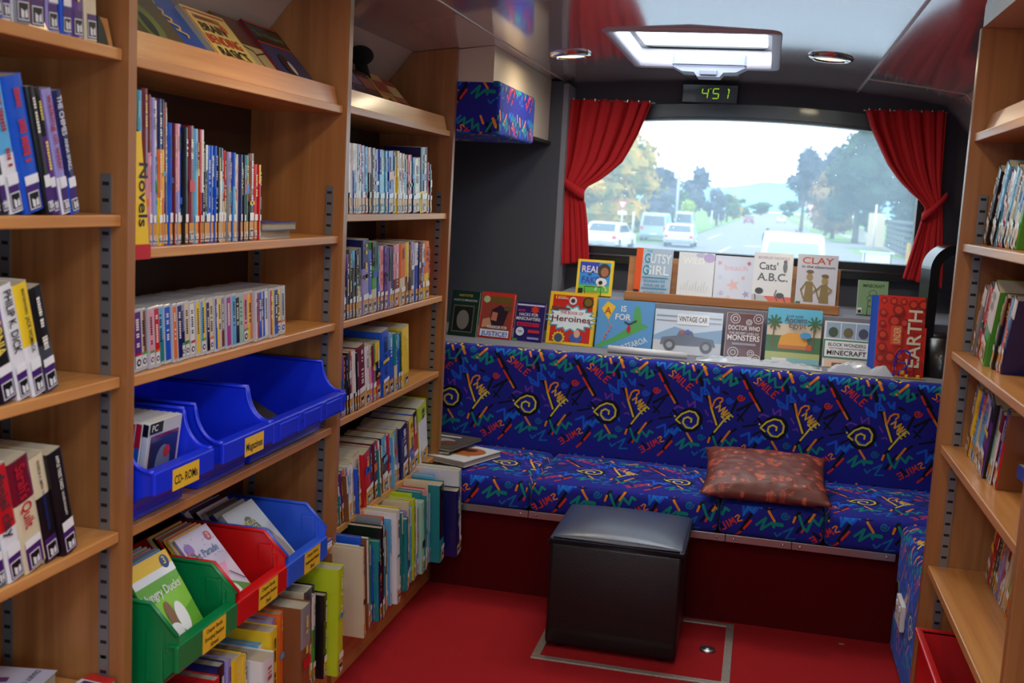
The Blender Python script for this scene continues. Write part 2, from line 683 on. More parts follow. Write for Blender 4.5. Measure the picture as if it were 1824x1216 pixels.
# ceiling as a curved shell with two roof-hatch openings
HX0, HX1 = -.585, -.03
HATCH = [(3.93, 4.88), (.05, 1.0)]
bm = bmesh.new()
xs = sorted(set([c[0] for c in CE] + [HX0, HX1]))
ys = sorted(set([YF, YR + .1] + [v for h in HATCH for v in h]))
for dz, flip in ((0, 0), (.04, 1)):
    for i in range(len(xs) - 1):
        for j in range(len(ys) - 1):
            if xs[i] >= HX0 and xs[i + 1] <= HX1 and any(ys[j] >= a and ys[j + 1] <= b for a, b in HATCH):
                continue
            q = [(xs[i], ys[j]), (xs[i + 1], ys[j]), (xs[i + 1], ys[j + 1]), (xs[i], ys[j + 1])]
            bm.faces.new([bm.verts.new((x, y, ceil_z(x) + dz)) for x, y in q])
bmesh.ops.remove_doubles(bm, verts=bm.verts, dist=1e-5)
o = mkobj('ceiling', bm, CEIL)
for p in o.data.polygons:
    p.use_smooth = abs(p.center.x) < 9 and -1.37 < p.center.x < .77
struct(o, 'glossy cream curved ceiling panels')
for x in (-1.018, .373):
    bm = bmesh.new()
    box(bm, x - .006, x + .006, YF, YR, ceil_z(x) - .0025, ceil_z(x) + .002, .001)
    struct(mkobj('trim_1' if x < 0 else 'trim_2', bm, CREAM))
for x in (-.45, .5):
    pass
bm = bmesh.new()
pts = [(x, ceil_z(x)) for x in (.373, .5, .6, .7, .776)]
tube(bm, [(x, 4.97, z - .001) for x, z in pts] + [(.86, 4.97, ceil_z(.86) - .001)], .0025, 6)
struct(mkobj('trim_3', bm, CREAM))


def wall(name, d, m):
    return struct(nbox(name, d, m, bev=0))


# side walls (left solid; right with a side window beside the camera)
wall('wall_left', (XL - .05, XL, YF, YR + .1, 0, 1.82), GREYC)
bm = bmesh.new()
box(bm, XR, XR + .05, YF, -2.1, 0, 1.82)
box(bm, XR, XR + .05, -1.1, -1.0, 0, 1.82)
box(bm, XR, XR + .05, 1.3, YR + .1, 0, 1.82)
box(bm, XR, XR + .05, -1.0, 1.3, 0, 1.0)
box(bm, XR, XR + .05, -1.0, 1.3, 1.72, 1.82)
struct(mkobj('wall_right', bm, GREYC))
bm = bmesh.new()
box(bm, XL, XR, YF - .05, YF, 0, .8)
box(bm, XL, -1.35, YF - .05, YF, .8, 1.9)
box(bm, .75, XR, YF - .05, YF, .8, 1.9)
prism(bm, [(XL, 1.9), (XR, 1.9), (XR, 1.8)] + [(x, z + .04) for x, z in CE[::-1]], 1, YF - .05, YF)
struct(mkobj('wall_front', bm, GREYC))

# rear wall with arched window
WX0, WX1 = -1.0, .70


def wtop(x):
    return 1.985 - .055 * ((x + .15) / .85) ** 2


def wbot(x):
    return 1.325


bm = bmesh.new()
N = 24
X = [XL, -1.376, -1.2, WX0] + [WX0 + (WX1 - WX0) * i / N for i in range(1, N)] + [WX1, .776, XR]


def slabq(x0, x1, a0, a1, b0, b1, y0=YR, y1=YR + .08):
    for y in (y0, y1):
        bm.faces.new([bm.verts.new(v) for v in ((x0, y, a0), (x1, y, a1), (x1, y, b1), (x0, y, b0))])
    bm.faces.new([bm.verts.new(v) for v in ((x0, y0, b0), (x1, y0, b1), (x1, y1, b1), (x0, y1, b0))])
    bm.faces.new([bm.verts.new(v) for v in ((x0, y0, a0), (x1, y0, a1), (x1, y1, a1), (x0, y1, a0))])


for a, b in zip(X, X[1:]):
    ca, cb = ceil_z(a) + .03, ceil_z(b) + .03
    if b <= WX0 + 1e-6 or a >= WX1 - 1e-6:
        slabq(a, b, 0, 0, ca, cb)
    else:
        slabq(a, b, 0, 0, wbot(a), wbot(b))
        slabq(a, b, wtop(a), wtop(b), ca, cb)
bmesh.ops.remove_doubles(bm, verts=bm.verts, dist=1e-5)
for xx in (WX0, WX1):
    bm.faces.new([bm.verts.new(v) for v in ((xx, YR, 1.325), (xx, YR + .08, 1.325), (xx, YR + .08, wtop(xx)), (xx, YR, wtop(xx)))])
struct(mkobj('wall_back', bm, GREYC), 'charcoal lined rear wall around the window')

# window: black rubber frame, bright lower rail and glass
WIN = struct(empty('window_1', (0, YR, 0)), 'wide rear window looking onto the street')
bm = bmesh.new()
XF = [WX0 + (WX1 - WX0) * i / N for i in range(N + 1)]


def band(y0, y1, f0, f1):
    for a, b in zip(XF, XF[1:]):
        P = [(a, f0(a)), (b, f0(b)), (b, f1(b)), (a, f1(a))]
        prismq = []
        for y in (y0, y1):
            prismq.append([bm.verts.new((p[0], y - YR, p[1])) for p in P])
        A, B = prismq
        bm.faces.new(A)
        bm.faces.new(B[::-1])
        for i in range(4):
            bm.faces.new((A[i], B[i], B[(i + 1) % 4], A[(i + 1) % 4]))


band(YR - .03, YR + .05, lambda x: wtop(x), lambda x: wtop(x) + .062)
band(YR - .018, YR + .06, lambda x: wtop(x) - .012, lambda x: wtop(x) + .02)
band(YR - .03, YR + .05, lambda x: 1.265, lambda x: 1.325)
band(YR - .045, YR + .0, lambda x: 1.245, lambda x: 1.285)
box(bm, WX0 - .03, WX0 + .015, -.02, .06, 1.25, 2.0)
box(bm, WX1 - .01, WX1 + .035, -.02, .06, 1.25, 1.99)
mkobj('window_frame', bm, mat('black_window_rubber', (10, 10, 13), .35, coat=.2), WIN)
bm = bmesh.new()
tube(bm, [(WX0 + .02, -.05, 1.283), (WX1, -.05, 1.283)], .006, 8)
mkobj('sill_rail', bm, ALU, WIN)
GM, t, b = nodes('rain_specked_haze_veil_glass')  # pale translucent veil stands in for the haze over the street
t.nodes.remove(b)
out = t.nodes['Material Output']
tr = t.nodes.new('ShaderNodeBsdfTransparent')
tr.inputs['Color'].default_value = (.255, .275, .285, 1)
tl = t.nodes.new('ShaderNodeBsdfTranslucent')
tl.inputs['Color'].default_value = (.62, .82, 1.0, 1)
gl = t.nodes.new('ShaderNodeBsdfGlossy')
gl.inputs['Roughness'].default_value = .02
m1 = t.nodes.new('ShaderNodeMixShader')
m2 = t.nodes.new('ShaderNodeMixShader')
fr = t.nodes.new('ShaderNodeFresnel')
fr.inputs['IOR'].default_value = 1.3
g = t.nodes.new('ShaderNodeNewGeometry')
vo = t.nodes.new('ShaderNodeTexVoronoi')
vo.inputs['Scale'].default_value = 26
ml = t.nodes.new('ShaderNodeMapRange')
ml.inputs[1].default_value = .035
ml.inputs[2].default_value = .05
ml.inputs[3].default_value = .9
ml.inputs[4].default_value = .095
t.links.new(g.outputs['Position'], vo.inputs['Vector'])
t.links.new(vo.outputs['Distance'], ml.inputs[0])
t.links.new(ml.outputs[0], m1.inputs[0])
t.links.new(tr.outputs[0], m1.inputs[1])
t.links.new(tl.outputs[0], m1.inputs[2])
t.links.new(fr.outputs[0], m2.inputs[0])
t.links.new(m1.outputs[0], m2.inputs[1])
t.links.new(gl.outputs[0], m2.inputs[2])
t.links.new(m2.outputs[0], out.inputs[0])
bm = bmesh.new()
bm.faces.new([bm.verts.new(v) for v in ((WX0, .035, 1.3), (WX1, .035, 1.3), (WX1, .035, 2.0), (WX0, .035, 2.0))])
mkobj('glass', bm, GM, WIN, recalc=False)

TINT, t, b = nodes('daylight_dimming_glass')  # unseen side and front panes, tint added to cut the daylight
t.nodes.remove(b)
tr = t.nodes.new('ShaderNodeBsdfTransparent')
tr.inputs['Color'].default_value = (.30, .32, .34, 1)
t.links.new(tr.outputs[0], t.nodes['Material Output'].inputs[0])
for nm, P in (('window_2', ((XR + .02, -1.0, 1.0), (XR + .02, 1.3, 1.0), (XR + .02, 1.3, 1.72), (XR + .02, -1.0, 1.72))),
              ('window_3', ((-1.35, YF - .02, .8), (.75, YF - .02, .8), (.75, YF - .02, 1.9), (-1.35, YF - .02, 1.9))),
              ('door_1', ((XR + .02, -2.1, .0), (XR + .02, -1.1, .0), (XR + .02, -1.1, 1.82), (XR + .02, -2.1, 1.82)))):
    bm = bmesh.new()
    bm.faces.new([bm.verts.new(v) for v in P])
    struct(mkobj(nm, bm, TINT))

# grey pillar and ledges behind the seat
wall('wall_left_pillar', (XL, -1.0, 5.28, YR, 0, 2.11), GREYC)
o = wall('wall_left_pillar_lit_side', (-1.003, -.975, 5.29, YR, .9, 2.1), GREYL)  # lighter strip paints the window light on the pillar's side
bm = bmesh.new()
box(bm, XL + .01, .98, 4.62, 5.28, .0, .9, .004)
struct(mkobj('wall_back_lower_ledge', bm, GREYL), 'low grey carpeted ledge behind the seat back')
bm = bmesh.new()
prism(bm, [(4.86, .9), (4.89, 1.108), (YR, 1.108), (YR, .9)], 0, -.93, .98)
struct(mkobj('wall_back_upper_ledge', bm, GREYL), 'raised grey carpeted ledge under the window')
bm = bmesh.new()
prism(bm, [(.515, 2.056), (.515, ceil_z(.515) + .01), (.776, ceil_z(.776) + .01), (XR, 1.8), (XR, 1.75), (.82, 1.99), (.76, 2.056)], 1, -.5, 3.15)
struct(mkobj('trim_5', bm, CREAM))

# floor hatch
bm = bmesh.new()
hx0, hx1, hy0, hy1, s = -.655, .01, 3.47, 4.02, .028
for d in ((hx0, hx1, hy0, hy0 + s), (hx0, hx1, hy1 - s, hy1), (hx0, hx0 + s, hy0 + s, hy1 - s), (hx1 - s, hx1, hy0 + s, hy1 - s)):
    box(bm, *d, .0, .006, .001)
h = mkobj('floor_hatch', bm, mat('worn_aluminium_edging', (178, 168, 160), .45, .6, bump=.3, bscale=90, var=.25))
tag(h, 'square floor hatch with worn aluminium edging in the red carpet', 'hatch')
bm = bmesh.new()
lathe(bm, [(0, .009), (.012, .009), (.013, .006), (.026, .007), (.028, .005), (.028, .0)], 24, (-.075, 3.755, 0))
mkobj('lift_ring', bm, ALU, h)
bm = bmesh.new()
box(bm, .385, .405, 3.975, 3.983, .0, .006, .002)
tag(mkobj('leaf', bm, mat('dry_leaf', (150, 110, 60), .8)), 'small dry leaf lying on the red carpet', 'leaf')
bpy.data.objects['leaf'].rotation_euler = (0, 0, 0)


# ------------------------------------------------------------------ roof hatches (skylights) and downlights
WGLASS, t, b = nodes('milky_hatch_glazing')
t.nodes.remove(b)
tr = t.nodes.new('ShaderNodeBsdfTransparent')
tr.inputs['Color'].default_value = (.95, .97, 1, 1)
t.links.new(tr.outputs[0], t.nodes['Material Output'].inputs[0])


def skylight(y0, y1, label, full=True):
    cx, cy = (HX0 + HX1) / 2, (y0 + y1) / 2
    R = empty('skylight', (cx, cy, 2.13))
    tag(R, label, 'skylight', 'roof hatches')
    hx, hy = (HX1 - HX0) / 2, (y1 - y0) / 2
    # outer ceiling flange
    bm = bmesh.new()
    k = 28

    def rr(ax, ay, r, z):
        P = []
        for i, (sx, sy) in enumerate(((1, 1), (-1, 1), (-1, -1), (1, -1))):
            for j in range(7):
                a = (i * 90 + j * 15) * PI / 180
                P.append(bm.verts.new((sx * (ax - r) + r * math.cos(a), sy * (ay - r) + r * math.sin(a), z)))
        return P
    rings = [rr(hx + .035, hy + .045, .05, .03), rr(hx + .035, hy + .045, .05, .018), rr(hx + .03, hy + .04, .045, .012), rr(hx, hy, .04, .014), rr(hx, hy, .04, .04)]
    for A, B in zip(rings, rings[1:]):
        for i in range(k):
            bm.faces.new((A[i], A[(i + 1) % k], B[(i + 1) % k], B[i]))
    mkobj('frame', bm, mat('hatch_flange', (196, 192, 200), .4), R, True)
    bm = bmesh.new()
    rings = [rr(hx, hy, .04, .04), rr(hx - .003, hy - .003, .04, .09)]
    for i in range(k):
        bm.faces.new((rings[0][i], rings[0][(i + 1) % k], rings[1][(i + 1) % k], rings[1][i]))
    mkobj('shaft', bm, WHITEP, R)
    bm = bmesh.new()
    rings = [rr(hx + .01, hy + .01, .04, .088), rr(hx - .02, hy - .025, .05, .09), rr(hx - .02, hy - .025, .05, .10), rr(hx + .01, hy + .01, .04, .11)]
    for A, B in zip(rings, rings[1:]):
        for i in range(k):
            bm.faces.new((A[i], A[(i + 1) % k], B[(i + 1) % k], B[i]))
    mkobj('rubber_seal', bm, BLACK, R, True)
    bm = bmesh.new()
    bm.faces.new(rr(hx - .01, hy - .01, .04, .099))
    mkobj('dome', bm, WGLASS, R)
    if full:
        bm = bmesh.new()
        prism(bm, [(-.15, .0), (.15, .0), (.15, .058), (-.15, .058)], 1, hy - .26, hy - .12)
        bmesh.ops.bevel(bm, geom=bm.edges[:], offset=.008, segments=2, affect='EDGES')
        hb = mkobj('handle_housing', bm, GREYP, R)
        hb.location = (.03, 0, -.012)
        bm = bmesh.new()
        prism(bm, [(-.15, 0), (-.11, -.02), (-.06, -.022), (-.045, -.04), (.045, -.04), (.06, -.022), (.11, -.02), (.15, 0)], 1, hy - .25, hy - .14)
        mkobj('handle', bm, GREYP, hb)
        bm = bmesh.new()
        box(bm, -.035, .035, hy - .262, hy - .25, -.034, -.014, .003)
        mkobj('push_button', bm, mat('dark_grey_plastic', (120, 122, 134), .5), hb)
        bm = bmesh.new()
        prism(bm, [(-.1, .095), (.1, .095), (.07, .065), (-.07, .065)], 1, -hy + .02, -hy + .1)
        mkobj('hinge_block', bm, BLACK, R)
    return R


skylight(*HATCH[0], 'white framed roof hatch with a grey handle above the rear window')
skylight(*HATCH[1], 'added unseen roof hatch above the aisle near the driver end', False)  # opening out of view, added to let in more daylight

LENS = emis('warm_lamp_diffuser', (255, 232, 150), 3.2)


def downlight(x, y, label):
    z = ceil_z(x)
    R = empty('downlight', (x, y, z))
    slope = (ceil_z(x + .05) - ceil_z(x - .05)) / .1
    R.rotation_euler = (0, -math.atan(slope), 0)
    tag(R, label, 'ceiling light', 'round ceiling downlights')
    bm = bmesh.new()
    lathe(bm, [(.086, 0), (.084, -.008), (.07, -.014), (.062, -.012), (.06, -.004)], 40)
    mkobj('rim', bm, CHROME, R)
    bm = bmesh.new()
    lathe(bm, [(.061, -.006), (.04, -.0085), (0, -.01)], 40)
    mkobj('diffuser', bm, LENS, R)
    l = bpy.data.lights.new('downlight_lamp', 'AREA')
    l.shape = 'DISK'
    l.size = .1
    l.energy = 3.5
    l.color = (1, .84, .55)
    lo = bpy.data.objects.new('downlight_lamp', l)
    COL.objects.link(lo)
    lo.location = (0, 0, -.02)
    lo.parent = R


downlight(-.83, 4.5, 'round chrome downlight between the cream cabinet and the roof hatch')
downlight(.19, 4.41, 'round chrome downlight to the right of the rear roof hatch')
for y in (2.45, .6, -1.2):
    for x in (-.83, .19):
        downlight(x, y, 'round chrome downlight above the ' + {2.45: 'middle', .6: 'near', -1.2: 'front'}[y] + (' left' if x < 0 else ' right') + ' part of the aisle')


def fill_panel(y, label, en):  # unseen fill lights added to brighten the interior
    """added flat white panels out of view that fill the interior with light"""
    R = empty('fill_light_panel', (-.3, y, 2.145))
    tag(R, label, 'ceiling light')
    bm = bmesh.new()
    box(bm, -.11, .11, -.32, .32, -.018, 0, .004)
    mkobj('housing', bm, WHITEP, R)
    bm = bmesh.new()
    box(bm, -.095, .095, -.3, .3, -.022, -.017, .001)
    mkobj('diffuser', bm, emis('cool_fill_panel', (226, 236, 255), 3), R)
    l = bpy.data.lights.new('fill_panel_light', 'AREA')
    l.shape = 'RECTANGLE'
    l.size, l.size_y = .19, .6
    l.energy = en
    l.color = (.86, .93, 1)
    lo = bpy.data.objects.new('fill_panel_light', l)
    COL.objects.link(lo)
    lo.location = (0, 0, -.026)
    lo.parent = R


fill_panel(1.75, 'added cool white fill light over the nearest bookcases', 4)
fill_panel(-.7, 'added cool white fill light by the driver end', 9)
# ------------------------------------------------------------------ bookcases
LX = -1.2           # front plane of the left bookcases
RX = .512           # front plane of the right bookcases


def track(parent, x, y, side, z0, z1):
    """slotted steel shelf standard let into the face of an upright; side = which way it faces in y"""
    bm = bmesh.new()
    box(bm, x - .011, x + .011, y, y + side * .004, z0, z1, 0)
    z = z0 + .016
    while z < z1 - .01:
        box(bm, x - .007, x + .007, y + side * .0035, y + side * .0045, z, z + .007, 0, mi=1)
        z += .032
    for z in (z0 + .05, (z0 + z1) / 2, z1 - .06):
        lathe_y(bm, x, y + side * .0045, z)
    return mkobj('shelf_track', bm, [STEEL, SLOT], parent)


def lathe_y(bm, x, y, z, r=.0045):
    c = [bm.verts.new((x + r * math.cos(k), y, z + r * math.sin(k))) for k in [i * PI / 5 for i in range(10)]]
    bm.faces.new(c)


def upright_left(parent, y0, y1):
    bm = bmesh.new()
    P = [(LX, 0), (LX, ceil_z(LX) - .002), (-1.376, 2.078), (-1.5, 1.93), (-1.5, 0)]
    prism(bm, P, 1, y0, y1)
    return mkobj('side_panel', bm, WV, parent)


def bookcase_left(y0, y1, shelves, label, near_panel=False):
    """y0, y1 = inner faces; shelves = list of top heights"""
    R = empty('bookcase', (LX, (y0 + y1) / 2, 0))
    tag(R, label, 'bookcase', 'bookcases along the left wall')
    R.location = (0, 0, 0)
    upright_left(R, y1, y1 + .028)
    if near_panel:
        upright_left(R, y0 - .028, y0)
    bm = bmesh.new()
    box(bm, -1.515, -1.5, y0, y1, .17, 1.95)
    mkobj('back_panel', bm, mat('dark_back_panel', (58, 36, 24), .7) if 'dark_back_panel' not in bpy.data.materials else bpy.data.materials['dark_back_panel'], R)
    for i, z in enumerate(shelves):
        bm = bmesh.new()
        box(bm, -1.497, LX - .012, y0 + .002, y1 - .002, z - .0225, z, .0025)
        mkobj('shelf', bm, WY, R)
        if i == 0:
            bm = bmesh.new()
            prism(bm, [(LX - .04, z), (LX - .022, z), (LX - .034, z + .052), (LX - .05, z + .05)], 1, y0 + .004, y1 - .018)
            mkobj('shelf_lip', bm, WY, R)
    bm = bmesh.new()
    box(bm, -1.49, LX - .002, y0, y1, .0, .17, .003)
    mkobj('plinth', bm, WY, R)
    for x in (LX - .045, LX - .27):
        track(R, x, y1, -1, .52 if x > -1.3 else .2, 1.55 if x > -1.3 else 1.5)
        track(R, x, y0, 1, .52, 1.55)
    return R


bookcase_left(.80, 1.898, [1.786, 1.473, 1.156, .84, .512], 'nearest left bookcase, wooden, holding fiction with purple banded spines', True)
bookcase_left(1.926, 3.012, [1.781, 1.407, 1.15, .837, .46], 'middle left bookcase with the blue, red and green storage bins')
bookcase_left(3.04, 4.112, [1.787, 1.47, 1.148, .846, .501], 'left bookcase furthest from the camera, beside the patterned bench')


def bookcase_right(y0, y1, shelves, label, far=True, deep=.9):
    R = empty('bookcase')
    tag(R, label, 'bookcase', 'bookcases along the right wall')
    bm = bmesh.new()
    if far:
        box(bm, RX, deep, y1, y1 + .028, .0, 2.056, .002)
        mkobj('side_panel', bm, WV, R)
        bm = bmesh.new()
    box(bm, RX, deep, y0 - .028, y0, .0, 2.056, .002)
    mkobj('side_panel', bm, WV, R)
    bm = bmesh.new()
    box(bm, deep, deep + .015, y0, y1, .1, 2.0)
    mkobj('back_panel', bm, bpy.data.materials['dark_back_panel'], R)
    for i, z in enumerate(shelves):
        bm = bmesh.new()
        box(bm, RX + .01, deep - .002, y0 + .002, y1 - .002, z - .0225, z, .0025)
        mkobj('shelf', bm, WY, R)
        if i == 0:
            bm = bmesh.new()
            prism(bm, [(RX + .03, z), (RX + .05, z), (RX + .062, z + .05), (RX + .046, z + .052)], 1, y0 + .004, y1 - .02)
            mkobj('shelf_lip', bm, WY, R)
    for x in (RX + .05,):
        track(R, x, y1, -1, .15, 1.62)
    return R


bookcase_right(2.17, 3.15, [1.782, 1.49, 1.198, .935, .59], 'right hand bookcase whose end panel faces down the bus')
bookcase_right(1.2, 2.142, [1.782, 1.49, 1.198, .935, .59], 'nearest right hand bookcase at the very edge of the view', False)

# ------------------------------------------------------------------ books
ORD = 'first second third fourth fifth sixth seventh eighth ninth tenth eleventh twelfth thirteenth fourteenth fifteenth sixteenth seventeenth eighteenth nineteenth twentieth'.split()


def ordinal(n):
    if n <= 20:
        return ORD[n - 1]
    t = {2: 'twenty', 3: 'thirty', 4: 'forty', 5: 'fifty', 6: 'sixty'}[n // 10]
    if n % 10 == 0:
        return {2: 'twentieth', 3: 'thirtieth', 4: 'fortieth', 5: 'fiftieth', 6: 'sixtieth'}[n // 10]
    return t + '-' + ORD[n % 10 - 1]


def book_mesh(th, h, d, cs, sticker, r, title=None, marks=True, paper='n', hard=False, tcol=None):
    """closed book, spine at +x, standing on z=0, thickness along y (0..th), depth towards -x"""
    A = Art()
    bt = .0018 if hard else .0009
    c1 = cs[0]
    c2 = cs[1] if len(cs) > 1 else None
    A.solid(-d, 0, 0, bt, 0, h, c1)
    A.solid(-d, 0, th - bt, th, 0, h, c1)
    # spine in stacked colour zones, slightly rounded
    zones = [(0, h, c1)]
    if c2:
        if len(cs) > 2:
            zones = [(0, h * .33, cs[2]), (h * .33, h * .66, c1), (h * .66, h, c2)]
        else:
            k = r.choice([.3, .45, .62, .75])
            zones = [(0, h * k, c1), (h * k, h, c2)] if r.random() < .5 else [(0, h * k, c2), (h * k, h, c1)]
    bul = min(.003, th * .12)
    prof = [(0.0, 0.0), (bul * .8, th * .14), (bul, th * .5), (bul * .8, th * .86), (0.0, th)]
    for a, b, c in zones:
        fs = []
        for (x0, y0), (x1, y1) in zip(prof, prof[1:]):
            fs.append(A.bm.faces.new([A.bm.verts.new(v) for v in ((x0, y0, a), (x1, y1, a), (x1, y1, b), (x0, y0, b))]))
        A.paint(fs, c)
    A.plane((bul + .0001, th / 2, 0), (0, 1, 0), (0, 0, 1))
    sh = .0
    if sticker:
        sh = .052
        bandc = {'P': (70, 34, 110), 'G': (214, 148, 44), 'R': (190, 40, 40)}[sticker]
        hw = th * .36
        A.rect(-hw, .003, hw, .046, bandc)
        sq = min(hw * .92, .014)
        A.rect(-sq, .005, sq, .005 + min(.03, sq * 2.4), 'w')
        A.rect(-sq * .86, .007, sq * .86, .003 + min(.03, sq * 2.4), 'k')
        A.face([(-sq * .5, .01), (0, .008), (sq * .1, .02), (-sq * .5, .024)], 'w')
        A.face([(sq * .15, .009), (sq * .7, .011), (sq * .6, .024), (sq * .2, .02)], 'w')
        if r.random() < .8:
            A.rect(-hw, .048, hw, .048 + r.uniform(.012, .022), (236, 236, 238))
            sh = .07
    lc = tcol or (r.choice([(236, 232, 220), (20, 20, 26), (240, 214, 90), (200, 40, 40)]))
    if sum(PAL[c1]) > 480 and not tcol:
        lc = r.choice([(20, 20, 26), (170, 30, 40), (30, 50, 130)])
    elif not tcol and sum(PAL[c1]) < 260:
        lc = r.choice([(236, 232, 220), (240, 214, 90), (225, 225, 235)])
    if title:
        lo, hi = sh + .004, h - .01
        parts = title if isinstance(title, list) else [title]
        tot = sum(p[1] if isinstance(p, tuple) else 1 for p in parts)
        pos = hi
        for p in parts:
            s_, wgt = (p[0], p[1]) if isinstance(p, tuple) else (p, 1)
            cc = p[2] if isinstance(p, tuple) and len(p) > 2 else lc
            L = (hi - lo) * wgt / tot * .93
            _, _, tw = text_faces(s_)
            ht = min(th * .52, L / tw * 1.5)
            A.text(s_, -ht / 2, pos, ht, cc, w=min(L, tw * ht * 1.15), ang=-PI / 2, align='l')
            pos -= (hi - lo) * wgt / tot
    elif marks and th > .006:
        # runs of small blocks that read as spine printing from a distance
        z = h - r.uniform(.012, .03)
        for run in range(r.choice([1, 2, 2, 3])):
            L = r.uniform(.03, .07)
            hh = th * r.uniform(.1, .2)
            e = z - L
            while z > e and z > sh + .008:
                s_ = r.uniform(.0025, .005)
                if r.random() < .82:
                    A.rect(-hh * r.uniform(.75, 1), z - s_, hh * r.uniform(.75, 1), z, lc)
                    A.k -= 1
                z -= s_ + .0014
            z -= r.uniform(.01, .03)
            if z < sh + .03:
                break
        if r.random() < .35:
            zz = r.uniform(sh + .01, h * .6)
            A.rect(-th * .4, zz, th * .4, zz + r.uniform(.008, .03), r.choice(list('rbyowkgtc')))
    return A


PAGECACHE = {}


def add_book(R_name, th, h, d, cs, sticker, r, title=None, tcol=None, hard=False, marks=True):
    A = book_mesh(th, h, d, cs, sticker, r, title, marks, hard=hard, tcol=tcol)
    o = mkobj(R_name, A.bm, COVER, recalc=False)
    bm = bmesh.new()
    g = .004 if hard else .001
    box(bm, -d + g, -.001, .0012, th - .0012, g * .6, h - g)
    mkobj('page_block', bm, PAGES, o)
    return o


def case_mesh(th, h, d, cs, r):
    """boxed audiobook: printed insert inside a clear-edged case"""
    A = Art()
    A.solid(-d, 0, 0.0004, th - .0004, 0, h, 'h', .0012)
    A.plane((.0001, th / 2, 0), (0, 1, 0), (0, 0, 1))
    m = th * .4
    c1 = cs[0]
    A.rect(-m, .008, m, h - .006, c1)
    if len(cs) > 1:
        if r.random() < .5:
            A.rect(-m, .008, m, h * r.uniform(.25, .5), cs[1])
        else:
            A.rect(0, .008, m, h - .006, cs[1])
    lc = (30, 30, 40) if sum(PAL[c1]) > 420 else (235, 230, 215)
    z = h - .02
    while z > h * .42:
        if r.random() < .8:
            A.rect(-m * .4, z - .0035, m * .4, z, lc)
            A.k -= 1
        z -= .005
    if r.random() < .55:
        A.rect(-m * .9, .008, m * .9, .034, 'w')
        A.disc(0, .019, min(m * .7, .008), 'k', n=10)
        A.disc(0, .019, min(m * .4, .004), 'w', n=8)
        A.rect(-m * .9, .034, m * .9, .039, r.choice(['r', 'o', 'g']))
    return A


def size_word(t, h, hs):
    if h > hs * 1.12:
        return 'tall '
    if t > 30:
        return 'thick '
    if t < 9:
        return 'very thin '
    if t < 14:
        return 'slim '
    return ''


def colour_words(cs):
    w_ = [CN[c] for c in cs]
    return ' and '.join(dict.fromkeys(w_[:2]))


def row(tokens, side, y0, y1, z, xs, sticker, lean, where, group, noun='paperback', depth=.135, cat='book', r=None, first=1, titles={}, case=False, jx=.004, hs=None, hard=False):
    """tokens like 'rB18:21' (colours, thickness mm, height cm) or 'rB18:21:5' (5 cm proud of the row)
    side 'L': spines face +X, listed from small to large Y.  side 'R': spines face -X, listed from large Y to small."""
    r = r or random.Random(hash_s(where))
    T = []
    for k in tokens.split():
        a = k.split(':')
        i = 0
        while not a[0][i].isdigit():
            i += 1
        T.append((a[0][:i], float(a[0][i:]), float(a[1]) / 100, float(a[2]) / 100 if len(a) > 2 else 0, float(a[3]) if len(a) > 3 else None))
    tot = sum(t[1] for t in T)
    span = abs(y1 - y0)
    hs = hs or sorted(t[2] for t in T)[len(T) // 2]
    y = y0
    sg = 1 if side == 'L' else -1
    for i, (cs, t, h, dx, ln) in enumerate(T):
        pitch = t / tot * span
        L = math.radians(lean if ln is None else ln) 
        th = pitch * math.cos(L) * .985
        if case:
            A = case_mesh(th, h, depth, cs, r)
            o = mkobj('audiobook_case', A.bm, CASE, recalc=False)
        else:
            ti = titles.get(i)
            tc_ = None
            if isinstance(ti, dict):
                tc_ = ti['c']
                ti = ti['t']
            o = add_book('paperback_book' if noun == 'paperback' else noun.replace(' ', '_'), th, h, depth * r.uniform(.94, 1.04) + (h - hs) * .3, cs, sticker if th > .008 or r.random() < .6 else sticker, r, ti, tc_, hard=hard)
        x = xs + sg * (dx + r.uniform(-jx, jx))
        n = ordinal(i + first)
        if side == 'L':
            o.matrix_world = Matrix.Translation((x, y, z + .0006)) @ Matrix.Rotation(L, 4, 'X')
            y += pitch
        else:
            # spine towards -X: turn half round; thickness then runs towards -Y; tops lean towards -Y
            o.matrix_world = Matrix.Translation((x, y, z + .0006 + th * math.sin(L))) @ Matrix.Rotation(PI, 4, 'Z') @ Matrix.Rotation(-L, 4, 'X')
            y -= pitch
        tag(o, f"{size_word(t, h, hs)}{colour_words(cs)} {noun}, {n} from left, {where}", cat, group)


def hash_s(s):
    v = 7
    for ch in s:
        v = (v * 31 + ord(ch)) % 1000003
    return v


def dense(s):
    """slip a thin neighbour after every other book of a row"""
    out = []
    alt = ['wn', 'bB', 'yo', 'tw', 'rw', 'cw', 'gG', 'kE', 'pw', 'Ow']
    for i, k in enumerate(s.split()):
        out.append(k)
        if i % 2 and i < len(s.split()) - 3:
            h = float(k.split(':')[1])
            out.append(f'{alt[(i * 3) % 10]}7:{h - 1 - i % 3}:{.5 * (i % 4)}')
    return ' '.join(out)


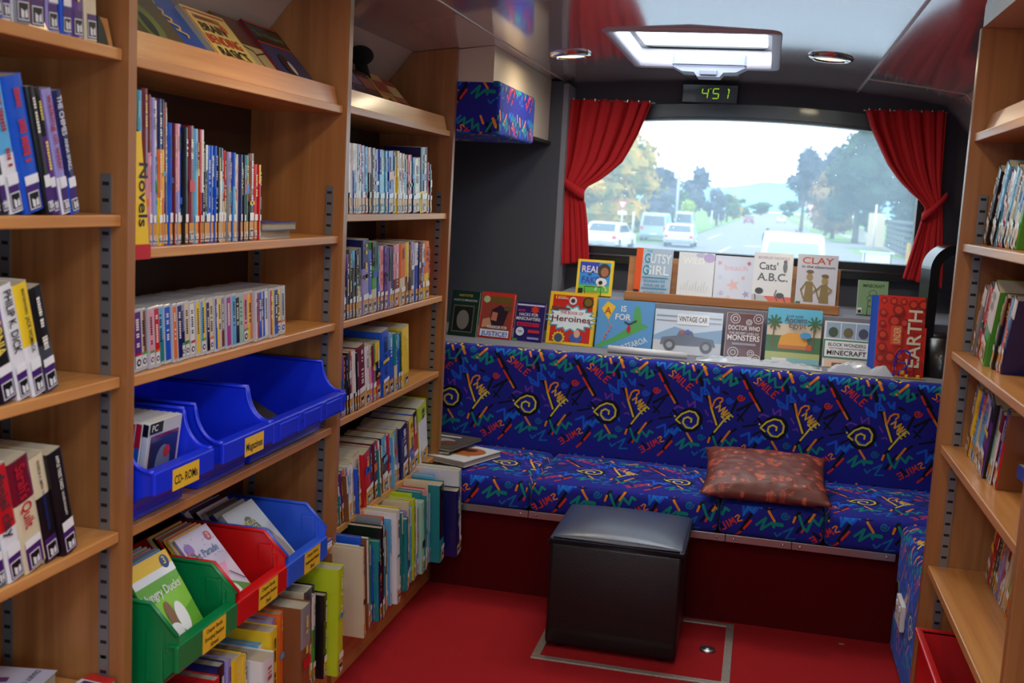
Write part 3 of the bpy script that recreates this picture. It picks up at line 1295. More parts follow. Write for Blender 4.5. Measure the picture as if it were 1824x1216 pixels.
CASE = attr_mat('audiobook_case_plastic', .15, .6)
W_, Y_, D_ = (232, 228, 220), (240, 216, 90), (20, 20, 24)
row('eE20:21 b16:21 wk14:20 we22:21 Oo24:21 Ev18:21 bw16:21 BP18:21 nO20:21', 'L', 1.50, 1.825, 1.786, -1.222, 'P', 3, 'top shelf, nearest bookcase', 'fiction on the top shelf')
row('E24:22 tn24:21 O24:22 E9:21.5 k12:22 cw24:22 b32:23 k14:22 Pk12:22 vw16:22 Bb18:22', 'L', 1.44, 1.776, 1.473, -1.222, 'P', 15, 'second shelf, nearest bookcase', 'fiction on the second shelf',
    titles={10: [('THE CHIMES', 1.2), ('ANNA SMAILL', 1)], 9: [('walking', 1), ('on water', 1)]})
row('kE18:20 O22:19 r30:20 kP24:20.5 w20:20.5 wy20:20.5 kE22:19.5', 'L', 1.425, 1.722, 1.156, -1.222, 'P', 15, 'third shelf, nearest bookcase', 'fiction on the third shelf',
    titles={2: [('INFERNO: 1945', 1.3), ('ROBERT CONROY', 1)], 3: [('HELLICONIA', 1)], 4: {'t': [('PHILIP K. DICK', 1)], 'c': D_}, 5: {'t': [('MASTERWORKS', .7), ('JACK WOMACK', 1)], 'c': D_}})
row('O20:21 B24:22 B16:21 oB30:22 tw16:21 wr26:21.5 nR34:21.5 nk26:21 k26:21', 'L', 1.385, 1.773, .84, -1.222, 'P', 14, 'fourth shelf, nearest bookcase', 'fiction on the fourth shelf',
    titles={3: {'t': [('CHURCH of MARVELS', 1)], 'c': (60, 40, 90)}, 5: {'t': [('daniel clay', 1)], 'c': (60, 50, 60)}, 6: {'t': [("Sarah's Quilt", 1)], 'c': (190, 30, 50)},
            7: [('PATRICIA A. SMITH', 1, D_), ('THE YEAR OF NEEDY GIRLS', 1.4)], 8: [('APPLE TREE YARD', 1.4), ('LOUISE DOUGHTY', 1)]})

row('gy10:31 Gt8:31 c8:31 Rq20:31.5 pR12:30.5 v12:30 cw8:29.5 oBy16:30 yBo8:30 BO10:29.5 w6:28.5 b14:25.5 R8:25.5 vp12:25.5 bc16:25.5 k14:25 R24:25.5 c16:25 ye8:24.8 rq8:25 Bw7:25 k8:21.8 wk10:21.8 b10:21.8 b10:21.8 b10:21.8 b10:21.8 k10:21.6 wk8:21.6 kt10:21.5 rn12:21 ev14:20.8 yp8:20.8 bc10:20.8 b14:20.6 w8:20.5 B8:20.5 Bk10:20.5 k8:20.5 tG16:20.5 kO26:21 r20:18.5 ry8:18.5',
    'L', 1.962, 2.522, 1.407, -1.228, 'G', 1.5, 'first upright row, middle bookcase', 'thin picture novels beside the yellow sign', noun='thin paperback', hs=.22)
row('gw16:13 P24:13 nO18:13 p16:13 r16:13.2 ct20:13 b20:13 o12:13 B16:13 vB14:13 nG16:13 w18:12.8 y14:13 cy18:13 Bk12:12.6 ny16:13 by14:13.2 n16:13 eR12:13 m18:13 c18:13.2 k16:12.6 a14:13 pv22:13 yo22:13 wr14:13 b16:13 wb18:13 w16:13 ry16:13 Bb18:13 y20:13 h22:13',
    'L', 1.945, 2.70, 1.15, -1.228, None, 5, 'shelf above the blue bins', 'boxed audiobooks above the blue bins', noun='audiobook case', cat='audiobook', depth=.14, case=True)

row('wr12:21 wk8:21 w8:21 wb9:21 wc9:21 wt9:21 rw14:21 v16:20.8 cr14:20.6 kw12:20.6 e14:20.5 P16:20.3 bc18:20.3 ag16:20.2 c12:20.2 b30:20.3 kn14:20.3 yn14:20.8 wv14:20.3 nw14:20.2 tE16:20 r26:20 Bc16:19.5 nE36:19.3 BEy40:23.5:0:5 rw12:18.5 kR12:18:0:9',
    'L', 3.075, 3.94, 1.47, -1.222, 'G', 6, 'first upright row, far bookcase', 'junior fiction on its first open shelf')
row('wr26:20 BP16:20 Ek18:21.5 cE18:21 kG16:21 nE20:21.5 Bv44:24:0 b26:20.5 gkn36:23 tb18:21.5 Pp26:21.5 P26:21.5 vE18:21 BE16:21 Rp44:21.5 on40:21.5 Oy30:22 kO20:21 Ev26:22 wb24:21.5 B14:21 R26:22 vw18:21 yo36:21.5 r12:20',
    'L', 3.07, 3.965, 1.148, -1.222, 'G', 5, 'second upright row, far bookcase', 'junior fiction on its second open shelf')
row('r10:18 wb10:18 b12:19 r10:19 Bk10:19 kE14:20 or18:20 wk12:20 k12:19 R44:20.5 wn24:20 pn18:20 mR12:19.5 g12:20 kyr30:20 b50:23:0 bc36:21 tn20:21 cb16:20 G16:20.5 y48:22', 'L', 3.075, 3.755, .846, -1.222, 'G', 9,
    'third upright row, far bookcase', 'junior fiction on its third open shelf')
row(dense('ag14:15 r10:15.5 kr14:17 Pk16:17 coy16:17.5 nv14:17.5 w14:18 wn18:18 n54:19.5 r52:19:.5 B24:19.5 R30:20.5 wr14:20.5 cw14:20 kcw40:20.5 rw22:20.5 nw10:20 l36:19.5 vc16:20 ve16:20.5'), 'L', 3.075, 3.70, .501, -1.222, 'G', 12,
    'fourth upright row, far bookcase', 'junior fiction on its fourth open shelf')
row('B52:20.5:1 O14:21:1 by40:21.5:.5 kr44:22.5 lw70:24:.5', 'L', 3.705, 4.04, .501, -1.222, 'G', 14,
    'leaning end group, fourth row, far bookcase', 'large thin books at the end of the fourth open shelf', noun='hardback', depth=.17, hard=True)

row('Bv12:28 k14:24 B10:24 bv16:24 vB14:25 n20:20:0 r16:26 Bk18:28 v12:28 y30:27 yO12:26 E14:25 w38:23:3 cw10:24 y26:27:2 vn14:28 o16:29 Oe34:30:5 E14:26:1 wB14:26:2 nE30:30:2 e12:26 wg14:26 B10:28 k16:25:2 l26:32:5 bB14:31:3 w10:29:2', 'L', 2.0, 2.86, .171, -1.13, 'G', 3,
    'bottom shelf under the bins', 'picture books on the bottom shelf under the bins', noun='picture book', depth=.21, hard=True, jx=.008)
row(dense('n14:30:2 wn8:30:1 w6:29 b10:32 w10:31:1 wp6:30 g8:30 wt10:27 tB14:28:2 k18:32:2 w10:31:1 cw8:30 e8:33 w6:30 pw8:31 oR8:32 w6:31 w26:33:3 wc12:32:2 cw10:30 y10:32 q12:30 t18:27:2 wc12:28 v10:28 nk12:31 p10:30 l16:31:1 l10:32 wv12:29 a22:28:2 t14:31:1 p10:31:1 rw10:31 n12:33 oy12:31 tk40:31:4 c14:33 B34:27:9 wa24:34:8 k22:34:6'),
    'L', 3.05, 4.0, .171, -1.13, 'G', 8, 'bottom shelf, far bookcase', 'picture books on the bottom shelf of the far bookcase', noun='picture book', depth=.22, hard=True, jx=.008)

row('k24:21 Oe24:22 ck22:22 rE14:20 wr20:20 Bc16:21 nO18:20 k20:21 bw16:21 g14:20', 'R', 3.075, 2.70, 1.49, .565, 'G', 28, 'first row, bookcase by the fan', 'books on the top open shelf on the right')
row('ew22:20 r26:21 Pw14:20.5 bv16:20.5 ty12:20.5 ct18:20 gw44:21:1 y12:20 kO16:20 br12:20 oc14:20 Bw18:20', 'R', 3.085, 2.72, 1.198, .565, 'G', 26, 'second row, bookcase by the fan', 'books on the second open shelf on the right',
    titles={2: {'t': [('AFTER ROOM', 1)], 'c': W_}})
row('Bk26:20 yO12:20 yn12:19.5 bc18:20 rn14:19.5 oe12:19 pc16:20 vc38:20:1 kP38:20.5:1 ae16:20 Rw14:19 bc16:20 Or14:20', 'R', 3.08, 2.66, .935, .572, 'G', 20, 'third row, bookcase by the fan', 'books on the third open shelf on the right')
row('ct14:20 r26:20 Gk22:19 k12:19 Oo12:19 ov12:19 ve12:19 r16:19 Rw12:18.5 n14:18.5 go12:18.5 bg12:18.5 oy12:18.5 m12:18 er10:18 B14:18 rv12:18 co12:18 p14:18 w12:18 y12:18 GO22:20', 'R', 3.09, 2.60, .59, .66, 'G', 22, 'lowest row, bookcase by the fan', 'small readers on the lowest open shelf on the right')

# ------------------------------------------------------------------ loose and face-out books
def loose(name, label, w_, h_, th, cs, art=None, hard=False, cat='book', group=None, r=None, sticker=None, d=None):
    """book built standing, cover facing -Y (towards the camera), origin at the bottom centre of the front cover"""
    A = Art()
    bt = .002 if hard else .001
    A.solid(-w_ / 2, w_ / 2, 0, bt, 0, h_, cs[0])
    A.solid(-w_ / 2, w_ / 2, th - bt, th, 0, h_, cs[0])
    A.solid(-w_ / 2 - .001, -w_ / 2 + bt, 0, th, 0, h_, cs[1] if len(cs) > 1 else cs[0])
    A.plane((-w_ / 2, -.0002, 0), (1, 0, 0), (0, 0, 1))
    if art:
        art(A, w_, h_)
    o = mkobj(name, A.bm, COVER, recalc=False)
    bm = bmesh.new()
    box(bm, -w_ / 2 + bt, w_ / 2 - .003, bt, th - bt, .002, h_ - .002)
    mkobj('page_block', bm, PAGES, o)
    tag(o, label, cat, group)
    return o


def place(o, loc, lean=0, yaw=0, roll=0, face=0):
    """lean = tops tilt away from the viewer, face = yaw of the whole book about z (degrees)"""
    o.matrix_world = Matrix.Translation(loc) @ Matrix.Rotation(math.radians(face), 4, 'Z') @ Matrix.Rotation(math.radians(-lean), 4, 'X') @ Matrix.Rotation(math.radians(roll), 4, 'Y')
    return o


def lay(o, x, y, z, rot, th):
    """lay a loose book flat with its cover upwards; rot about z in degrees; (x, y) = centre of its bottom edge"""
    o.matrix_world = Matrix.Translation((x, y, z + th + .0008)) @ Matrix.Rotation(math.radians(rot), 4, 'Z') @ Matrix.Rotation(math.radians(-90), 4, 'X')
    return o


def frame_art(bg, *fs):
    def f(A, w_, h_):
        for g_ in fs:
            g_(A, w_, h_)
    return f


def sticker_art(A, x, y, s=.02, band='G'):
    A.rect(x, y, x + s * 1.3, y + s * 1.5, {'G': (214, 148, 44), 'P': (70, 34, 110), 'N': (60, 60, 66)}[band])
    A.rect(x + .001, y + .001, x + s * 1.2, y + s * 1.1, 'w')
    A.rect(x + .003, y + .003, x + s * 1.2 - .002, y + s * 1.1 - .002, 'k')
    A.face([(x + .006, y + .006), (x + s * .55, y + .008), (x + s * .55, y + s * .8), (x + .006, y + s * .9)], 'w')
# face-out books on the sloped top shelves
def a_ball(A, w_, h_):
    A.rect(0, 0, w_, h_, (20, 120, 190)); A.disc(w_ * .7, h_ * .35, .035, (220, 50, 40)); A.disc(w_ * .62, h_ * .3, .02, (160, 20, 30))
def a_grass(A, w_, h_):
    A.rect(0, 0, w_, h_, (86, 78, 40)); A.disc(w_ * .3, h_ * .8, .03, (50, 34, 24), .05)
    A.disc(w_ * .45, h_ * .5, .045, (110, 130, 50), .06); A.disc(w_ * .42, h_ * .48, .02, (30, 40, 30), .035)
    A.face([(0, 0), (w_, 0), (w_, h_ * .12), (w_ * .5, h_ * .2), (0, h_ * .32)], (30, 80, 180)); A.line([(0, h_ * .32), (w_ * .5, h_ * .2), (w_, h_ * .12)], .003, 'w')
    A.text('ball', w_ * .3, h_ * .12, .02, 'w')
def a_blue(A, w_, h_):
    A.rect(0, 0, w_, h_, (34, 78, 176))
    for i in range(5):
        A.line([(.02 + .012 * i, h_ * (.9 - .09 * i)), (.06 + .012 * i, h_ * (.86 - .09 * i)), (.05 + .012 * i, h_ * (.82 - .09 * i))], .006, (230, 190, 90))
    A.disc(w_ * .6, h_ * .2, .03, (120, 90, 50)); A.disc(w_ * .4, h_ * .12, .02, (60, 40, 60))
def a_brain(A, w_, h_):
    A.rect(0, 0, w_, h_, (226, 204, 120)); A.line([(.008, .01), (.008, h_ - .01), (w_ - .01, h_ - .01)], .006, (180, 50, 30))
    A.rect(.03, h_ * .84, w_ * .75, h_ * .9, (170, 110, 60)); A.text('MURDEROUS', w_ * .4, h_ * .855, .009, (120, 30, 20), w=.09)
    A.text('BRAIN', w_ * .42, h_ * .68, .028, (40, 20, 20), w=.12); A.text('BENDING', w_ * .48, h_ * .51, .03, (196, 50, 30), w=.165)
    A.text('BASICS', w_ * .5, h_ * .33, .033, (30, 20, 20), w=.15); A.ring(w_ * .7, h_ * .16, .03, .007, (190, 50, 30), a1=PI)
    A.disc(w_ * .72, h_ * .78, .014, (206, 90, 50))
def a_brown(A, w_, h_):
    A.rect(0, 0, w_, h_, (92, 48, 28)); A.rect(.006, h_ * .3, w_ - .01, h_ * .62, (200, 186, 140)); A.line([(w_ * .5, h_ * .3), (w_ * .5, h_ * .55), (w_ * .2, h_ * .6)], .006, (60, 40, 30))
    A.line([(w_ * .5, h_ * .5), (w_ * .85, h_ * .56)], .005, (60, 40, 30)); A.rect(.006, .01, w_ * .45, h_ * .25, (200, 186, 140)); A.disc(w_ * .25, h_ * .1, .02, (40, 26, 24), .03)
    A.rect(w_ * .5, .01, w_ - .01, h_ * .25, (210, 196, 150))
def a_whisper(A, w_, h_):
    A.rect(0, 0, w_, h_, (32, 60, 120)); A.rect(0, h_ * .72, w_, h_, (20, 16, 20)); A.rect(0, h_ * .7, w_, h_ * .725, (190, 50, 50)); A.rect(0, h_ * .97, w_, h_, (190, 50, 50))
    A.text('The Whisperer', w_ * .5, h_ * .8, .02, (110, 150, 120), w=w_ * .85); A.disc(w_ * .4, h_ * .45, .03, (24, 22, 34), .04); A.disc(w_ * .5, h_ * .42, .013, 'w', .025)
    A.disc(w_ * .7, h_ * .1, .03, (90, 150, 210), .02)
for i, (nm, y, w_, h_, th, cs, art, lab) in enumerate([
        ('paperback_book', 1.945, .13, .22, .01, 'b', a_ball, 'pale blue cover with a red ball at the near end of the sloped top shelf'),
        ('paperback_book', 2.085, .20, .25, .012, 'G', a_grass, 'green and brown animal cover with a blue wave along its foot'),
        ('paperback_book', 2.25, .17, .25, .012, 'b', a_blue, 'bright blue cover with orange squiggles on the sloped top shelf'),
        ('paperback_book', 2.41, .215, .235, .032, 'nn', a_brain, 'thick cream paperback about brain bending basics on the sloped top shelf'),
        ('paperback_book', 2.62, .19, .26, .008, 'O', a_brown, 'brown cover with framed pale tree pictures on the sloped top shelf'),
        ('paperback_book', 2.785, .22, .27, .02, 'BR', a_whisper, 'dark blue paperback with a black title band and red spine')]):
    o = loose(nm, lab, w_, h_, th, cs, art, group='face-out books above the middle bookcase')
    place(o, (-1.245 - .01 * (i in (2, 4)) + .008 * (i == 3), y + w_ / 2, 1.7835), 42, face=90)
def a_plain(c1, c2, c3):
    def f(A, w_, h_):
        A.rect(0, 0, w_, h_, c1); A.rect(.01, h_ * .6, w_ - .01, h_ * .85, c2); A.disc(w_ * .5, h_ * .3, w_ * .3, c3, h_ * .18)
        A.line([(.015, h_ * .55), (w_ - .02, h_ * .52)], .004, c2)
    return f
for i, (y, w_, h_, cs, c, lab) in enumerate([
        (3.16, .13, .2, 'G', ((40, 70, 66), (90, 110, 90), (60, 80, 120)), 'dim green cover at the near end of the far sloped shelf'),
        (3.28, .12, .2, 'v', ((96, 96, 140), (120, 110, 150), (70, 60, 90)), 'dull lavender cover on the far sloped shelf'),
        (3.40, .13, .21, 'E', ((60, 54, 70), (140, 120, 150), (80, 60, 60)), 'dark grey cover with mauve title on the far sloped shelf'),
        (3.53, .13, .2, 'O', ((70, 34, 26), (170, 100, 80), (110, 60, 40)), 'dark brown cover on the far sloped shelf'),
        (3.67, .14, .21, 'y', ((204, 150, 80), (150, 60, 40), (60, 40, 36)), 'yellow orange cover on the far sloped shelf'),
        (3.81, .13, .2, 'r', ((150, 50, 40), (220, 190, 130), (40, 26, 30)), 'red cover at the far end of the far sloped shelf')]):
    o = loose('paperback_book', lab, w_, h_, .014, cs, a_plain(*c), group='face-out books above the far bookcase')
    place(o, (-1.243, y + w_ / 2 - .06, 1.7895), 42, face=90)
bm = bmesh.new()
bmesh.ops.create_uvsphere(bm, u_segments=20, v_segments=12, radius=.045)
for v in bm.verts:
    v.co.z *= .75
o = mkobj('soft_toy', bm, mat('black_plush', (12, 12, 14), .95, bump=.8, bscale=300), None, True)
o.location = (-1.40, 3.62, 2.0)
bm = bmesh.new()
tube(bm, [(0, 0, -.02), (.02, .01, -.12), (.05, .02, -.19)], [.02, .03, .034], 10)
mkobj('body', bm, bpy.data.materials['black_plush'], o)
tag(o, 'small black plush toy tucked behind the books on the far sloped shelf', 'soft toy')

# yellow NOVELS sign, bookend, books lying down
A = Art()
bm = A.bm
A.solid(-.003, .003, 0, .055, 0, .25, (238, 196, 30))
for v in bm.verts:
    if v.co.z > .1 and v.co.y > .02:
        v.co.y = .018
A.plane((.0035, 0, 0), (0, 1, 0), (0, 0, 1))
A.text('Novels', .012, .19, .03, (24, 20, 16), w=.125, ang=-PI / 2, align='l')
A.rect(.0, -.0, .055, .03, (190, 24, 36))
o = mkobj('section_sign', A.bm, COVER, recalc=False)
o.location = (-1.205, 1.928, 1.385)
tag(o, 'yellow section sign reading Novels with a red foot, beside thin books', 'sign')
bm = bmesh.new()
prism(bm, [(0, 0), (.035, 0), (.02, .03), (.004, .05), (0, .05)], 0, -1.36, -1.22)
bm2 = mkobj('bookend', bm, BLACK)
bm2.location = (0, 1.829, 1.7865)
tag(bm2, 'black metal bookend at the end of the top fiction row', 'bookend')
o = loose('paperback_book', 'white paperback with a yellow spine lying under a purple one', .13, .2, .022, 'wy', lambda A, a, b: A.rect(0, 0, a, b, 'w'))
lay(o, -1.235, 2.665, 1.407, 90 + 0, .022)
o.matrix_world = Matrix.Translation((-1.30, 2.545, 1.407 + .0228)) @ Matrix.Rotation(math.radians(3), 4, 'Z') @ Matrix.Rotation(math.radians(-90), 4, 'X')
o = loose('paperback_book', 'purple blue paperback lying on a white one beside the thin picture novels', .13, .19, .018, 'bB', lambda A, a, b: A.rect(0, 0, a, b, (56, 60, 150)).text('Spooky', a * .5, b * .5, .02, 'w'))
o.matrix_world = Matrix.Translation((-1.295, 2.55, 1.407 + .0418)) @ Matrix.Rotation(math.radians(-2), 4, 'Z') @ Matrix.Rotation(math.radians(-90), 4, 'X')
def a_lil(A, w_, h_):
    A.rect(0, 0, w_, h_, (206, 204, 226)); A.ring(w_ * .45, h_ * .3, .035, .009, (140, 110, 160), a0=0, a1=PI); A.line([(w_ * .1, h_ * .7), (w_ * .5, h_ * .75)], .02, (110, 60, 120))
    A.text('DIARY OF A WOMAN', w_ * .75, h_ * .6, .012, (110, 110, 130), ang=-PI / 2)
o = loose('hardback_book', 'fat white and lilac paperback lying flat at the foot of the nearest bookcase', .155, .23, .042, 'wn', a_lil)
o.matrix_world = Matrix.Translation((-1.35, 1.60, .512 + .0428)) @ Matrix.Rotation(math.radians(10), 4, 'Z') @ Matrix.Rotation(math.radians(-90), 4, 'X')
def a_rg(A, w_, h_):
    A.rect(0, 0, w_, h_, (200, 40, 40)); A.rect(0, h_ * .3, w_, h_ * .5, (40, 140, 80)); A.rect(0, h_ * .5, w_, h_ * .7, 'w'); sticker_art(A, .01, .02, .03, 'P')
o = loose('paperback_book', 'red, white and green paperback lying flat beside the lilac one', .06, .1, .02, 'rg', a_rg)
o.matrix_world = Matrix.Translation((-1.25, 1.79, .512 + .0208)) @ Matrix.Rotation(math.radians(-6), 4, 'Z') @ Matrix.Rotation(math.radians(-90), 4, 'X')

# ------------------------------------------------------------------ storage bins
def open_bin(name, y0, y1, z, H, xf, xb, m, label, lipz0, lipz1, straight=False, group=None, over=.07):
    """open fronted plastic parts bin; front lip spans lipz0..lipz1 above the base"""
    R = empty(name)
    tag(R, label, 'storage bin', group)
    W = y1 - y0
    t = .004
    # side profile in (x, z)
    if straight:
        prof = [(xb, z), (xf - over, z), (xf - .012, z + lipz0), (xf, z + lipz0 + .012), (xf, z + lipz1 + .022), (xf - .062, z + H), (xb, z + H)]
    else:
        c = [(xf - .012 - .06 * math.sin(a), z + lipz1 + (H - lipz1) * (1 - math.cos(a))) for a in [i * PI / 16 for i in range(0, 9)]]
        lo = [(xf - over * math.sin(a), z + lipz0 * math.cos(a)) for a in [(8 - i) * PI / 16 for i in range(0, 8)]]
        prof = [(xb, z)] + lo + [(xf, z + lipz0), (xf, z + lipz1)] + c + [(xb, z + H)]
    bm = bmesh.new()
    ins = .012
    for yy0, yy1, sg in ((y0, y0 + t, 1), (y1 - t, y1, -1)):
        A_ = [bm.verts.new((x, yy0 + (sg * ins * (1 - (zz - z) / H) if sg == 1 else -ins * (1 - (zz - z) / H)), zz)) for x, zz in prof]
        B_ = [bm.verts.new((x, yy1 + (sg * ins * (1 - (zz - z) / H) if sg == 1 else -ins * (1 - (zz - z) / H)), zz)) for x, zz in prof]
        bm.faces.new(A_)
        bm.faces.new(B_[::-1])
        n = len(prof)
        for i in range(n):
            bm.faces.new((A_[i], B_[i], B_[(i + 1) % n], A_[(i + 1) % n]))
    # rim bead along the sloping mouth
    k = prof.index((xf, z + lipz1)) if not straight else 4
    for yy in (y0 + t / 2, y1 - t / 2):
        tube(bm, [(x, yy, zz) for x, zz in prof[k:]], .005, 6)
    # front wall (lower curve) and floor, back
    k2 = prof.index((xf, z + lipz0)) if not straight else 3
    fr_ = prof[0:k2 + 1]
    for (xa, za), (xb_, zb) in zip(fr_, fr_[1:]):
        ia, ib = ins * (1 - (za - z) / H), ins * (1 - (zb - z) / H)
        bm.faces.new([bm.verts.new(v) for v in ((xa, y0 + ia, za), (xa, y1 - ia, za), (xb_, y1 - ib, zb), (xb_, y0 + ib, zb))])
        bm.faces.new([bm.verts.new(v) for v in ((xa - .004, y0 + ia, za + .003), (xa - .004, y1 - ia, za + .003), (xb_ - .004, y1 - ib, zb + .003), (xb_ - .004, y0 + ib, zb + .003))])
    box(bm, xb, xb + .004, y0 + ins * .3, y1 - ins * .3, z, z + H)
    bmesh.ops.remove_doubles(bm, verts=bm.verts, dist=1e-5)
    mkobj('bin_body', bm, m, R)
    bm = bmesh.new()
    box(bm, xf - .008, xf + .004, y0 - .001, y1 + .001, z + lipz0, z + lipz1, .003)
    box(bm, xf - .026, xf - .004, y0, y1, z + lipz1 - .007, z + lipz1, .002)
    mkobj('front_lip', bm, m, R)
    if straight:
        for yy, s_ in ((y0 + .006, 1), (y1 - .006, -1)):
            bm = bmesh.new()
            box(bm, xf - .075, xf - .035, yy - .003, yy + .003 + s_ * .002, z + .03, z + H - .03, .003)
            mkobj('stiffening_rib', bm, m, R)
            bm = bmesh.new()
            box(bm, xf - .03, xf - .022, yy - .002, yy + s_ * .009, z + lipz1 - .02, z + lipz1 + .03, .002)
            mkobj('divider_slot', bm, m, R)
    return R


def label_card(R, y0, y1, x, z0, z1, lines, tilt=0):
    A = Art()
    A.plane((x, y0, z0), (0, 1, 0), (0, 0, 1))
    w_, h_ = y1 - y0, z1 - z0
    A.rect(0, 0, w_, h_, (244, 198, 50))
    n = len(lines)
    for i, s_ in enumerate(lines):
        hh = h_ / (n * 1.9 + .6)
        _, _, tw = text_faces(s_)
        A.text(s_, w_ / 2, h_ - (i + 1) * h_ / (n + .35) + .001, hh, (30, 26, 20), w=min(w_ * .86, tw * hh * .9))
    o = mkobj('label_card', A.bm, COVER, R, recalc=False)
    o['label'] = 'yellow label card with black lettering'
    return o


BG = 'open fronted bins in the middle bookcase'
XB = -1.16
b1 = open_bin('storage_bin', 1.936, 2.178, .8395, .2, XB, -1.48, BLUEP, 'small royal blue bin full of computer game cases, nearest in its row', .068, .117, group=BG, over=.068)
label_card(b1, 2.0, 2.11, XB + .0045, .902, .948, ['CD- ROMs'])
b2 = open_bin('storage_bin', 2.225, 2.482, .8395, .2, XB, -1.48, BLUEP, 'royal blue bin labelled Magazines between the small and the wide bin', .068, .117, group=BG, over=.068)
label_card(b2, 2.325, 2.425, XB + .0045, .902, .948, ['Magazines'])
b3 = open_bin('storage_bin', 2.488, 2.965, .8395, .2, XB, -1.48, BLUEP, 'widest royal blue bin with a panelled lip, furthest in its row', .06, .117, group=BG, over=.068)
bm = bmesh.new()
for i in range(3):
    ya = 2.515 + i * .15
    box(bm, XB + .004, XB + .007, ya, ya + .12, .908, .946, .001)
    box(bm, XB + .006, XB + .0085, ya + .11, ya + .118, .905, .949, .001)
    box(bm, XB + .004, XB + .0065, ya + .12, ya + .15, .93, .953, .001)
mkobj('lip_panel', bm, BLUEP, b3)
XG = -1.12
ZB = .463
g1 = open_bin('storage_bin', 1.965, 2.228, ZB, .205, XG, -1.42, GREENP, 'green bin holding thin green readers, nearest of the three lower bins', .06, .12, True, BG)
g2 = open_bin('storage_bin', 2.236, 2.498, ZB, .205, XG, -1.42, REDP, 'red bin between the green bin and the light blue one', .06, .12, True, BG)
g3 = open_bin('storage_bin', 2.505, 2.765, ZB, .205, XG, -1.42, BLUEP2, 'light blue bin at the far end of the lower row of bins', .06, .12, True, BG)
for g_, y0, nm, c in ((g1, 1.965, 'Emerging', 'Green'), (g2, 2.236, 'Intermediate', 'Red'), (g3, 2.505, 'Independent', 'Blue')):
    label_card(g_, y0 + .10, y0 + .205, XG + .0045, ZB + .06, ZB + .118, ['Chapter Books', nm + ' Readers', '(' + c + ')'])

# contents
r = random.Random(5)
def a_pc(A, w_, h_):
    A.rect(0, 0, w_, h_, (206, 206, 214)); A.rect(.008, .012, w_ - .008, h_ * .84, (120, 30, 40)); A.rect(.012, .016, w_ - .012, h_ * .8, (44, 50, 92)); A.disc(w_ * .5, h_ * .45, .03, (120, 130, 170), .045)
    A.disc(w_ * .6, h_ * .6, .014, (200, 60, 50)); A.face([(.012, .016), (w_ - .012, .016), (w_ - .012, h_ * .3), (.012, h_ * .15)], (40, 90, 200)); A.rect(0, h_ * .87, .05, h_, (24, 22, 26)); A.text('PC', .018, h_ * .9, .014, 'w')
for i in range(9):
    A = Art()
    h_, w_, th = .185, .13, .015
    A.solid(-w_ / 2, w_ / 2, 0, th, 0, h_, 'w', .002)
    A.plane((-w_ / 2, -.0003, 0), (1, 0, 0), (0, 0, 1))
    if i == 0:
        a_pc(A, w_, h_)
    else:
        A.rect(.006, .006, w_ - .006, h_ - .006, 'h')
    A.plane((-w_ / 2 - .0003, th, 0), (0, -1, 0), (0, 0, 1))
    A.rect(.002, .004, th - .002, h_ - .004, [(220, 220, 226), (30, 100, 200), (196, 30, 50), (226, 226, 230)][i % 4])
    if i == 0:
        A.text('LEGO', th * .75, .02, .009, (40, 60, 160), ang=PI / 2, align='l'); A.rect(.001, h_ * .84, th - .001, h_ - .003, (24, 22, 26))
    elif i == 1:
        A.text('LEARN', th * .75, .06, .008, (20, 30, 80), ang=PI / 2, align='l'); A.rect(.001, h_ * .7, th - .001, h_ - .003, (200, 30, 50))
    o = mkobj('game_case', A.bm, CASE, recalc=False)
    # cases stand in the bin with spines to the aisle, covers towards -Y, tops tipped away
    # covers face the aisle, spines the near end; the run leans a little forward
    place(o, (-1.246 - .0158 * i, 2.09 - .001 * (i % 2), .85), -7, face=90)
    tag(o, ['white computer game case with a red and blue picture, front of the bin', 'game case with a blue and red spine just behind the front one'][i] if i < 2 else f'{["white", "blue", "red", "pale"][i % 4]} edged game case, {ordinal(i + 1)} back in the small blue bin', 'game case', 'computer games in the small blue bin')


def a_ducks(A, w_, h_):
    A.rect(0, 0, w_, h_, (104, 176, 52)); A.face([(0, h_ * .25), (w_, h_ * .45), (w_, h_ * .7), (0, h_ * .55)], (140, 204, 70)); A.rect(0, h_ * .86, w_, h_, (240, 196, 40)); A.rect(0, h_ * .78, w_, h_ * .86, (236, 240, 244))
    A.disc(w_ * .84, h_ * .9, .016, (24, 50, 130)); A.text('3', w_ * .84, h_ * .875, .018, (240, 220, 60)); A.text('Hungry Ducks', w_ * .47, h_ * .62, .02, 'w', w=w_ * .9)
    A.disc(w_ * .42, h_ * .42, .014, (140, 100, 70), .034); A.disc(w_ * .62, h_ * .36, .02, (240, 242, 246), .036); A.disc(w_ * .36, h_ * .26, .026, (232, 236, 242), .02)
    A.face([(w_ * .45, h_ * .3), (w_ * .55, h_ * .3), (w_ * .72, h_ * .12), (w_ * .68, h_ * .1)], (240, 242, 246)); A.line([(w_ * .45, h_ * .12), (w_ * .48, h_ * .05)], .008, 'o'); A.line([(w_ * .72, h_ * .12), (w_ * .75, h_ * .05)], .008, 'o')
